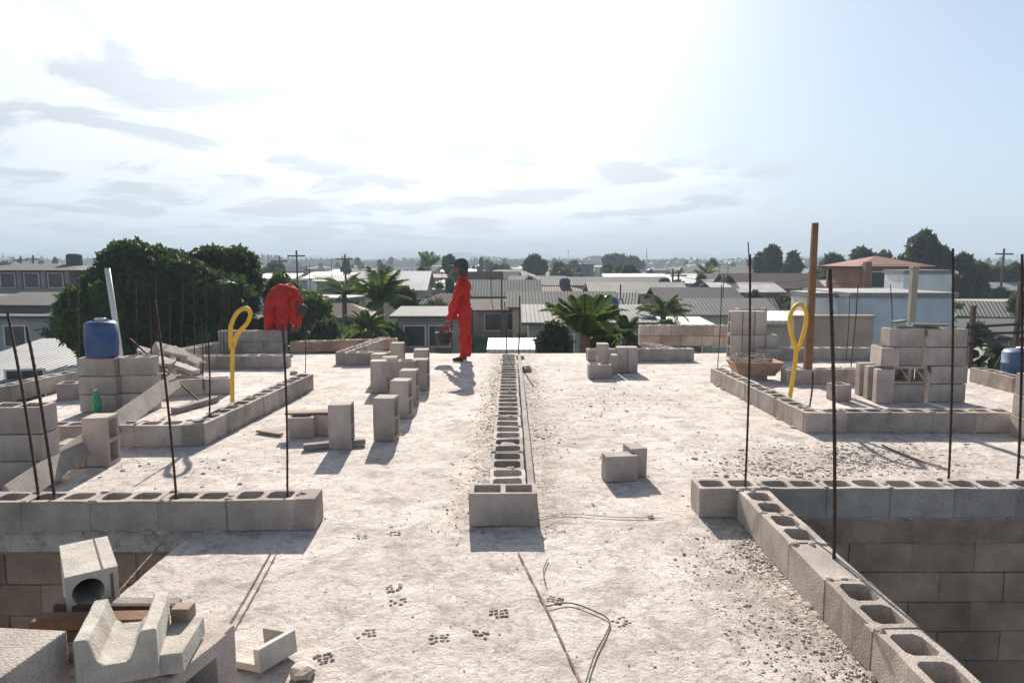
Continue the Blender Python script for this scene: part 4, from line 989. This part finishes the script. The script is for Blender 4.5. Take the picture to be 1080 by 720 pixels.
hpx(842, 0, 22, 1.7, 2, 3.2, 'white', 'pale grey', style='shed', rise=.12, label='small white roofed shelter behind the right yellow conduit')
hpx(675, 0, 52, 7, 4.5, 2.8, 'pale', 'cream', style='gable', rise=.7, label='wide low house with a pale sunlit roof straight beyond the short far right wall')
hpx(690, 0, 68, 9, 5, 3.1, 'white', 'white', style='gable', rise=.8, label='wide house with a white roof behind the pale roofed one')
hpx(820, 0, 58, 7.5, 5, 3.0, 'rusty', 'pink', style='gable', label='broad reddish roofed house right of the tall upright stack')
hpx(765, 0, 90, 9, 7, 2.9, 'pale', 'cream', style='gable', label='long low cream house with a pinkish pale roof near the dark trees')
hpx(410, 0, 55, 5.5, 6, 3.0, 'white', 'cream', style='gable', label='small white roofed house beyond the big palm behind the upright blocks')
hpx(452, 0, 34, 3.2, 3, 2.4, 'grey', 'pale grey', style='shed', rise=.25, label='grey shed roof just left of the standing worker')
hpx(530, 0, 45, 4.5, 4, 3.0, 'grey', 'pale grey', style='gable', label='plain grey house seen over the white roof edge')
hpx(595, 0, 40, 6, 4, 2.6, 'dark', 'cream', style='gable', rise=.7, label='long dark roofed house behind the palm clump')
hpx(640, 0, 62, 11, 4, 3.1, 'grey', 'pale grey', style='gable', rise=.6, label='very long grey roof in the middle of the town')
hpx(720, 0, 30, 2.8, 3, 2.2, 'zinc', 'pale green', style='shed', rise=.2, label='pale greenish lean to just behind the grey back wall')
hpx(775, 0, 34, 4, 4, 2.6, 'grey', 'pale grey', style='gable', rise=.6, label='grey house behind the tall upright stack')
hpx(740, 0, 44, 5, 4, 2.7, 'dark', 'pink', style='gable', rise=.7, label='dark roofed pink house left of the tall upright stack')
pz = PY(880, 335, 17).z; mb = MB(); L_ = PY(838, 335, 17).x; R_ = PY(922, 335, 17).x
mb.box((L_, 17, GZ), (R_, 17.18, pz)); mb.box((L_-.03, 16.97, pz+.002), (R_+.03, 17.21, pz+.06))
o = mb.build('yard_wall', mat('rendered_wall', (.44, .37, .30), .95, (.33, .27, .22), 1.2, .4, 20), bevel=.006); tag(o, 'bare brownish yard wall behind the right yellow conduit, below the pale building', 'wall')
# the rest of the town
random.seed(21)
occ = []
def free(x, y, r):
    for a, b, c in occ:
        if abs(a-x) < (r+c) and abs(b-y) < (r+c)*.8: return False
    return True
roofs = ['grey', 'grey', 'zinc', 'dark', 'rusty', 'brown tiled', 'pale', 'dark', 'grey', 'zinc', 'rusty', 'white']; walls = ['cream', 'pale grey', 'pale grey', 'pink', 'white', 'pale green', 'bare brick', 'pale blue']
nh = 0
for y0 in (31, 37, 43, 50, 57, 65, 74, 84, 95, 108, 123, 142, 168, 200, 245, 300):
    span = y0*.76+6; x = -span
    while x < span:
        w = random.uniform(3, 6)*(1+y0/200); yy = y0+random.uniform(-4, 4)
        if random.random() < .72 and abs(proj(x, yy)-540) < 620 and nh < 262:
            ok = True
            for o in bpy.data.objects:
                pass
            px = proj(x, yy)
            if y0 < 70 and (px < 330 and px > 60): ok = False
            if y0 < 60 and 830 < px < 1010: ok = False
            if y0 < 45 and 640 < px: ok = random.random() < .5
            if ok:
                st_ = random.choice(('gable', 'gable', 'shed', 'hip', 'flat'))
                h0 = random.uniform(2.2, 3.5) if y0 > 60 else random.uniform(1.9, 2.9)
                if random.random() < .06 and y0 > 90: h0 = 4.6
                o = house(x, yy, w*random.uniform(.6, .95), random.uniform(2.2, 3.8)*(1+y0/300), h0, random.choice(roofs), random.choice(walls+['grey', 'pale grey']), rz=R(random.gauss(0, 12)), style=st_, storeys=2 if h0 > 4 else 1, rise=random.uniform(.3, 1.0) if st_ != 'shed' else .5)
                nh += 1
        x += w*1.12+random.uniform(0, 3)

# ------------------------------------------------------------------ vegetation
def crown_mesh(name, m, clumps, n, leaf, seed, core=.78):
    rnd = random.Random(seed); vs = []; fs = []
    bm = bmesh.new()
    for (cx, cy, cz, rx, ry, rz) in clumps:
        r = bmesh.ops.create_icosphere(bm, subdivisions=2, radius=1)
        for v in r['verts']:
            k = core*(1+.35*mnoise.noise(v.co*1.7+Vector((cx, cy, cz)))); v.co = Vector((cx+v.co.x*rx*k, cy+v.co.y*ry*k, cz+v.co.z*rz*k))
    me0 = bpy.data.meshes.new('t'); bm.to_mesh(me0); bm.free()
    vs = [v.co.copy() for v in me0.vertices]; fs = [tuple(p.vertices) for p in me0.polygons]; bpy.data.meshes.remove(me0)
    tot = sum(c[3]*c[5] for c in clumps)
    for (cx, cy, cz, rx, ry, rz) in clumps:
        for _ in range(int(n*rx*rz/tot)):
            d = Vector((rnd.gauss(0, 1), rnd.gauss(0, 1), rnd.gauss(0, 1))).normalized()
            k = rnd.uniform(.72, 1.0)+.28*mnoise.noise(d*2.2+Vector((cx, cy, cz))) + max(0, rnd.gauss(0, .05))
            c = Vector((cx+d.x*rx*k, cy+d.y*ry*k, cz+d.z*rz*k))
            a = Vector((rnd.gauss(0, 1), rnd.gauss(0, 1), rnd.gauss(0, 1)-.2)).normalized(); b = a.orthogonal().normalized(); b = Matrix.Rotation(rnd.uniform(0, 6.28), 3, a) @ b; s = leaf*rnd.uniform(.6, 1.4); o = len(vs)
            vs += [c-a*s*1.3, c+b*s*.5, c+a*s*1.3, c-b*s*.5]; fs.append((o, o+1, o+2, o+3))
    me = bpy.data.meshes.new(name); me.from_pydata([tuple(v) for v in vs], [], fs); me.materials.append(m); return me
def rand_clumps(w, h, d, n, seed, base=.25):
    r = random.Random(seed); out = []
    for i in range(n):
        a = r.uniform(0, 6.28); q = r.uniform(0, .62)**.8; z = r.uniform(base, .85)
        k = math.sqrt(max(0.1, 1-((z-.45)/.6)**2))
        out.append((math.cos(a)*q*w*.5*k*1.1, math.sin(a)*q*d*.5*k*1.1, z*h, w*r.uniform(.16, .26), d*r.uniform(.16, .26), h*r.uniform(.12, .2)))
    return out
def tree(x, y, w, h, desc, seed, m='leaf', n=9000, leaf=.16, clumps=None, cn=14, label=None, gz=GZ, base=.25, name='tree'):
    root = empty(name, (x, y, gz))
    me = crown_mesh('crown', M[m], clumps or rand_clumps(w, h, w*.9, cn, seed, base), n, leaf, seed)
    o = bpy.data.objects.new('crown', me); C.objects.link(o); o.parent = root
    mb = MB(); t = h*.45; mb.tube([(0, 0, -.2), (.05*w*.1, 0, t*.5), (0, .1, t)], [w*.035+.05, w*.028+.04, w*.02+.02], 8)
    rr = random.Random(seed)
    for k in range(5):
        a = k*1.26+rr.random(); mb.tube([(0, .05, t*.7), (math.cos(a)*w*.15, math.sin(a)*w*.15, t*1.1), (math.cos(a)*w*.28, math.sin(a)*w*.28, t*1.45)], [w*.018+.02, w*.012+.02, .03], 6)
    mb.build('trunk', M['trunk'], root)
    if label: tag(root, label, 'tree', 'trees of the town')
    else: later(root, desc, 'tree', 'trees of the town', x, y)
    return root
def copy_tree(o, loc, s, rz, desc, parent=None):
    c = o.copy(); C.objects.link(c)
    for ch in o.children:
        k = ch.copy(); C.objects.link(k); k.parent = c
    c.location = loc; c.scale = (s[0], s[0], s[1]); c.rotation_euler = (0, 0, rz)
    later(c, desc, 'tree', 'trees of the town', loc[0], loc[1]); return c
# big mango: sized from the photo, 26-30 m away
def tpos(px, Y): return (px-540)/720*Y*math.cos(PITCH)
def ztop(py, Y): return PY(540, py, Y).z-GZ
def bigtree(px0, px1, top, Y, lab, seed, m='leaf', n=16000, leaf=.10, cn=20, base=.2):
    w = (px1-px0)/720*Y; return tree(tpos((px0+px1)/2, Y), Y, w, ztop(top, Y)*1.02, '', seed, m, int(n*1.3), leaf, None, cn, lab, base=base)
bigtree(98, 232, 256, 24, 'big dark mango tree at the left, broad domed crown behind the thin rods', 3, n=52000, cn=26)
bigtree(165, 286, 256, 25.5, 'second big mango tree, directly behind the left yellow conduit', 4, n=44000, cn=24)
bigtree(60, 130, 292, 21, 'lower lighter green tree at the left foot of the big mango tree', 5, 'leaf_light', n=9000, cn=12)
bigtree(115, 285, 268, 23.5, 'dark lower mass of mango foliage under the two big crowns', 15, n=16000, cn=20, base=.1)
bigtree(262, 345, 290, 27, 'lighter green rounded tree right behind the stooping worker', 6, 'leaf_light', n=11000, cn=14)
bigtree(945, 1000, 248, 60, 'tall spreading tree behind the red brick house', 7, 'leaf_far', n=9000, leaf=.25, cn=14, base=.5)
bigtree(1005, 1048, 262, 58, 'dark tree right of the tall spreading one', 8, 'leaf_far', n=6000, leaf=.22, cn=12)
bigtree(1040, 1095, 265, 62, 'dark tree at the right edge of the skyline', 9, 'leaf_far', n=6000, leaf=.22, cn=12)
bigtree(548, 577, 267, 110, 'round dark tree alone on the skyline right of the standing worker', 10, 'leaf_far', n=3500, leaf=.4, cn=10, base=.4)
bigtree(632, 676, 263, 170, 'broad hazy tree on the skyline above the small far cluster', 12, 'leaf_far', n=5000, leaf=.55, cn=14, base=.3)
bigtree(790, 826, 262, 85, 'dark clump of tree left of the brown post', 13, 'leaf_far', n=5000, leaf=.35, cn=12)
bigtree(822, 848, 266, 90, 'thin crowned tree between the dark clump and the brown post', 14, 'leaf_far', n=1800, leaf=.35, cn=9, base=.5)
bigtree(858, 893, 263, 80, 'dark tree between the brown post and the red brick house', 16, 'leaf_far', n=4500, leaf=.33, cn=12)
bigtree(895, 945, 262, 70, 'green tree peeping over the red brick house', 17, 'leaf_far', n=4500, leaf=.3, cn=12)
protoA = bigtree(470, 500, 288, 75, 'bushy green tree behind the standing worker', 30, 'leaf_far', n=3000, leaf=.3, cn=9, base=.15)
protoB = bigtree(590, 612, 283, 120, 'dark bush tree in the middle of the town', 31, 'leaf_far', n=2200, leaf=.4, cn=8, base=.1)
random.seed(5)
for i in range(150):
    Y = random.choice((38, 45, 55, 65, 80, 100, 130, 160, 200, 260, 330, 420, 520))*random.uniform(.9, 1.15); px = random.uniform(-30, 1110)
    if Y < 70 and (100 < px < 330): continue
    o = random.choice((protoA, protoB)); ow = 3.6; s = random.uniform(.4, .95)*(1+Y/400); zz = random.uniform(.55, .95) if Y < 70 else random.uniform(.85, 1.3)*(1+Y/900)
    copy_tree(o, (tpos(px, Y), Y, GZ), (s, zz), random.uniform(0, 6.28), random.choice(('small bushy tree', 'dark green tree')) if Y < 150 else 'hazy far tree')
# far wood belts that read as one mass
def wood():
    rnd = random.Random(9); vs = []; fs = []
    for _ in range(26000):
        Y = rnd.uniform(430, 860); x = rnd.uniform(-1, 1)*Y*.85; hgt = 3+6*max(0, mnoise.noise(Vector((x/40, Y/60, 2)))+.35)
        c = Vector((x, Y, GZ+rnd.uniform(.3, 1)*hgt)); s = rnd.uniform(1.2, 2.6); a = Vector((rnd.gauss(0, 1), rnd.gauss(0, 1), rnd.gauss(0, 1))).normalized(); b = a.orthogonal().normalized(); o = len(vs)
        vs += [c-a*s, c+b*s*.7, c+a*s, c-b*s*.7]; fs.append((o, o+1, o+2, o+3))
    me = bpy.data.meshes.new('far_wood'); me.from_pydata([tuple(v) for v in vs], [], fs); me.materials.append(M['leaf_far']); o = bpy.data.objects.new('far_wood', me); C.objects.link(o); o['kind'] = 'stuff'
    vs = []; fs = []
    for _ in range(60000):   # shrubs and weeds between the houses
        Y = rnd.uniform(14, 110); x = rnd.uniform(-1, 1)*(Y*.85+3)
        k = mnoise.noise(Vector((x/5, Y/6, 7)))
        if k < .0: continue
        c = Vector((x, Y, GZ+rnd.uniform(0, 1.8)*k*2.2)); s = rnd.uniform(.12, .3)*(1+Y/120); a = Vector((rnd.gauss(0, 1), rnd.gauss(0, 1), rnd.gauss(0, 1))).normalized(); b = a.orthogonal().normalized(); o = len(vs)
        vs += [c-a*s, c+b*s*.6, c+a*s, c-b*s*.6]; fs.append((o, o+1, o+2, o+3))
    me = bpy.data.meshes.new('shrubs'); me.from_pydata([tuple(v) for v in vs], [], fs); me.materials.append(M['leaf_light']); o = bpy.data.objects.new('shrubs', me); C.objects.link(o); o['kind'] = 'stuff'
wood()
def frond_mesh(L, droop, seed, m):
    rnd = random.Random(seed); mb = MB(); pts = []; n = 16
    for i in range(n+1):
        t = i/n; pts.append(Vector((L*t*(1-.15*t), 0, L*(.35*t-droop*t*t))))
    mb.tube(pts, [.02*(1-.8*i/n)+.004 for i in range(n+1)], 4)
    for i in range(3, n*5):
        f = i/(n*5); k = min(int(f*n), n-1); p = pts[k].lerp(pts[k+1], f*n-k); ll = L*.22*math.sin(math.pi*min(f*.95+.08, 1))**.6
        for s in (-1, 1):
            d = Vector((.75, s*1.0, -.55-.5*rnd.random())).normalized()*ll*1.25; w = Vector((.008+L*.0035, 0, .003))
            mb.add([p-w, p+w, p+d*.6+w*.8+Vector((0, 0, .02)), p+d, p+d*.6-w*.8+Vector((0, 0, .02))], [(0, 1, 2, 3, 4)])
    return mb
FR = []
def palm(px, ytop, Y, L, desc, n=15, th=None, m='palm', seed=1, label=None, lean=0):
    """ytop: pixel row of the point where the fronds leave the trunk"""
    z = PY(540, ytop, Y).z-GZ; x = tpos(px, Y); root = empty('palm_tree', (x, Y, GZ)); rnd = random.Random(seed)
    mb = MB(); mb.tube([(0, 0, -.1), (lean*.3, 0, z*.5), (lean, 0, z)], [.22, .15, .13], 8); mb.build('trunk', M['trunk'], root)
    me = None
    for k in range(n):
        o = frond_mesh(L, rnd.choice((.35, .6, .9)), k % 3, m).build('frond', M[m], root) if k < 3 else None
        if o is None:
            o = src[k % 3].copy(); C.objects.link(o); o.parent = root
        else:
            if k == 0: src = []
            src.append(o)
        o.location = (lean, 0, z); o.rotation_euler = (0, R(-rnd.uniform(-15, 62) if k % 3 else -rnd.uniform(30, 75)), k*2.4+rnd.uniform(-.2, .2)); o.scale = (rnd.uniform(.85, 1.1),)*3
    if label: tag(root, label, 'palm', 'palms')
    else: later(root, desc, 'palm', 'palms', x, Y)
palm(618, 352, 16.5, 1.35, '', n=22, seed=2, label='bright green palm clump just behind the slab edge, nearest palm')
palm(662, 356, 19, .8, '', n=16, seed=9, label='greyish palm right of the bright green nearest palm')
palm(400, 318, 29, 1.75, '', n=20, seed=3, label='large dusky palm behind the upright blocks')
palm(362, 310, 38, 1.9, '', n=14, seed=10, label='palm right of the stooping worker and left of the large dusky one')
palm(452, 281, 95, 2.8, '', n=14, seed=4, label='slim far palm on the skyline left of the standing worker')
palm(701, 330, 31, 1.4, '', n=18, seed=5, label='fresh green palm above the grey back wall')
palm(385, 350, 21, 1.0, '', n=14, seed=11, label='low palm just above the wide pale grey flat roof')
palm(745, 292, 75, 2.3, '', n=12, seed=6, label='dark palm top left of the tall upright stack')
# shrubs in the gap behind the slab edge
for i, (px, top, Y, w) in enumerate(((640, 345, 20, 60), (585, 345, 22, 45), (700, 340, 26, 60), (340, 335, 24, 60), (385, 332, 33, 70), (1045, 330, 26, 60), (560, 318, 50, 40), (470, 322, 40, 50), (735, 318, 38, 50), (665, 325, 36, 50))):
    bigtree(px-w/2, px+w/2, top, Y, ['grey green shrub right behind the small far cluster', 'shrub left of the nearest palm', 'shrub behind the short far right wall', 'shrub beyond the low wall right of the stooping worker', 'shrub between the large dusky palm and the roofs', 'shrub behind the fence at the right edge', 'bush beyond the white roof edge', 'bush left of the standing worker', 'bush behind the grey back wall', 'bush over the pale roofed houses'][i], 50+i, 'leaf_far' if i % 2 else 'leaf_light', n=2600, leaf=.1+Y*.002, cn=8, base=.1)
flush()

# ------------------------------------------------------------------ poles, fence, tower
def pole(px, top, Y, label, r=.11, cross=True):
    x = tpos(px, Y); h = PY(540, top, Y).z-GZ; root = empty('utility_pole', (x, Y, GZ)); tag(root, label, 'pole', 'utility poles in the town')
    mb = MB(); mb.tube([(0, 0, 0), (0, 0, h)], [r, r*.65], 8); mb.build('shaft', M['trunk'], root)
    if cross:
        mb = MB(); mb.box((-.7, -.12, h-.5), (.7, -.0, h-.38)); mb.build('crossarm', M['trunk'], root)
pole(22, 270, 70, 'pole above the dark two storey house, left one'); pole(35, 269, 72, 'pole above the dark two storey house, second one'); pole(41, 276, 68, 'shorter pole above the dark two storey house')
pole(295, 270, 60, 'pole between the mango tree and the stooping worker', .08); pole(313, 264, 55, 'taller pole above the stooping worker'); pole(364, 268, 60, 'pole left of the large dusky palm')
pole(529, 290, 40, 'pole just right of the standing worker', .07, False); pole(710, 283, 60, 'left one of two poles above the pale roofs'); pole(716, 285, 58, 'right one of two poles above the pale roofs'); pole(875, 284, 45, 'pole beside the thickest rod', .09, False)
pole(1058, 262, 55, 'pole against the trees at the right'); pole(655, 300, 45, 'short pole above the small far cluster', .07, False); pole(935, 272, 75, 'pole beside the red brick house')
# cables
def cable(a, b, sag, label):
    a = PY(*a); b = PY(*b); pts = [a.lerp(b, i/14)-Vector((0, 0, sag*4*(i/14)*(1-i/14))) for i in range(15)]
    mb = MB(); mb.tube([p-a for p in pts], .022, 4); o = mb.build('power_cable', M['black']); o.location = a; tag(o, label, 'cable', 'power cables')
cable((1003, 283, 45), (1120, 296, 50), .4, 'upper power cable crossing the trees at the right'); cable((870, 298, 45), (1003, 291, 45), .3, 'power cable in front of the red brick house'); cable((720, 292, 58), (875, 292, 45), .5, 'power cable over the reddish roofed house')
# telecom mast far away
root = empty('radio_mast', (tpos(682, 600), 600, GZ)); tag(root, 'thin far radio mast on the horizon above the short far right wall', 'mast')
h = PY(540, 262, 600).z-GZ; mb = MB(); mb.tube([(0, 0, 0), (0, 0, h)], [.9, .25], 6); mb.build('shaft', M['cloth_grey'], root)
# fence at the right edge
root = empty('fence', (tpos(1040, 13), 13, GZ)); tag(root, 'dark post and rail fence beyond the right rim of the slab', 'fence')
for k, (px, top, Y) in enumerate(((1027, 322, 12.6), (1077, 296, 12.6))):
    p = PY(px, top, Y); mb = MB(); mb.box((-.035, -.035, 0), (.035, .035, p.z-GZ)); o = mb.build('post', M['trunk'], root); o.location = (p.x-root.location.x, p.y-root.location.y, 0)
for k, (y1, y2) in enumerate(((345, 340), (362, 372), (352, 350))):
    a = PY(1020, y1, 12.55); b = PY(1105, y2, 12.55); mb = MB(); mb.tube([a-root.location, b-root.location], .025, 6); mb.build('rail', M['cloth_grey'], root)
# pale concrete column
p = PY(965, 335, 9.5); root = empty('column', (p.x, 20, GZ)); root.location.x = tpos(965, 20); tag(root, 'slim pale concrete column rising behind the big right stack', 'column')
h = PY(540, 283, 20).z-GZ; mb = MB(); mb.box((-.085, -.085, 0), (.085, .085, h)); mb.build('shaft', WM['cream'], root, bevel=.01)
mb = MB(); mb.box((-.10, -.10, h+.001), (.10, .10, h+.06)); mb.build('cap', WM['cream'], root)

# ------------------------------------------------------------------ haze
HAZE = .0011
mb = MB(); mb.box((-4200, -80, GZ-1.2), (4200, 4100, 60)); hz = mb.build('haze', M['dark']); hz['kind'] = 'stuff'; hz.data.materials.clear()
hm = bpy.data.materials.new('haze'); hm.use_nodes = True; hm.node_tree.nodes.clear(); N = hm.node_tree.nodes; oo = N.new('ShaderNodeOutputMaterial'); pv = N.new('ShaderNodeVolumePrincipled')
pv.inputs['Color'].default_value = (.62, .74, .86, 1); pv.inputs['Density'].default_value = HAZE; pv.inputs['Anisotropy'].default_value = 0; hm.node_tree.links.new(pv.outputs[0], oo.inputs['Volume']); hz.data.materials.append(hm)
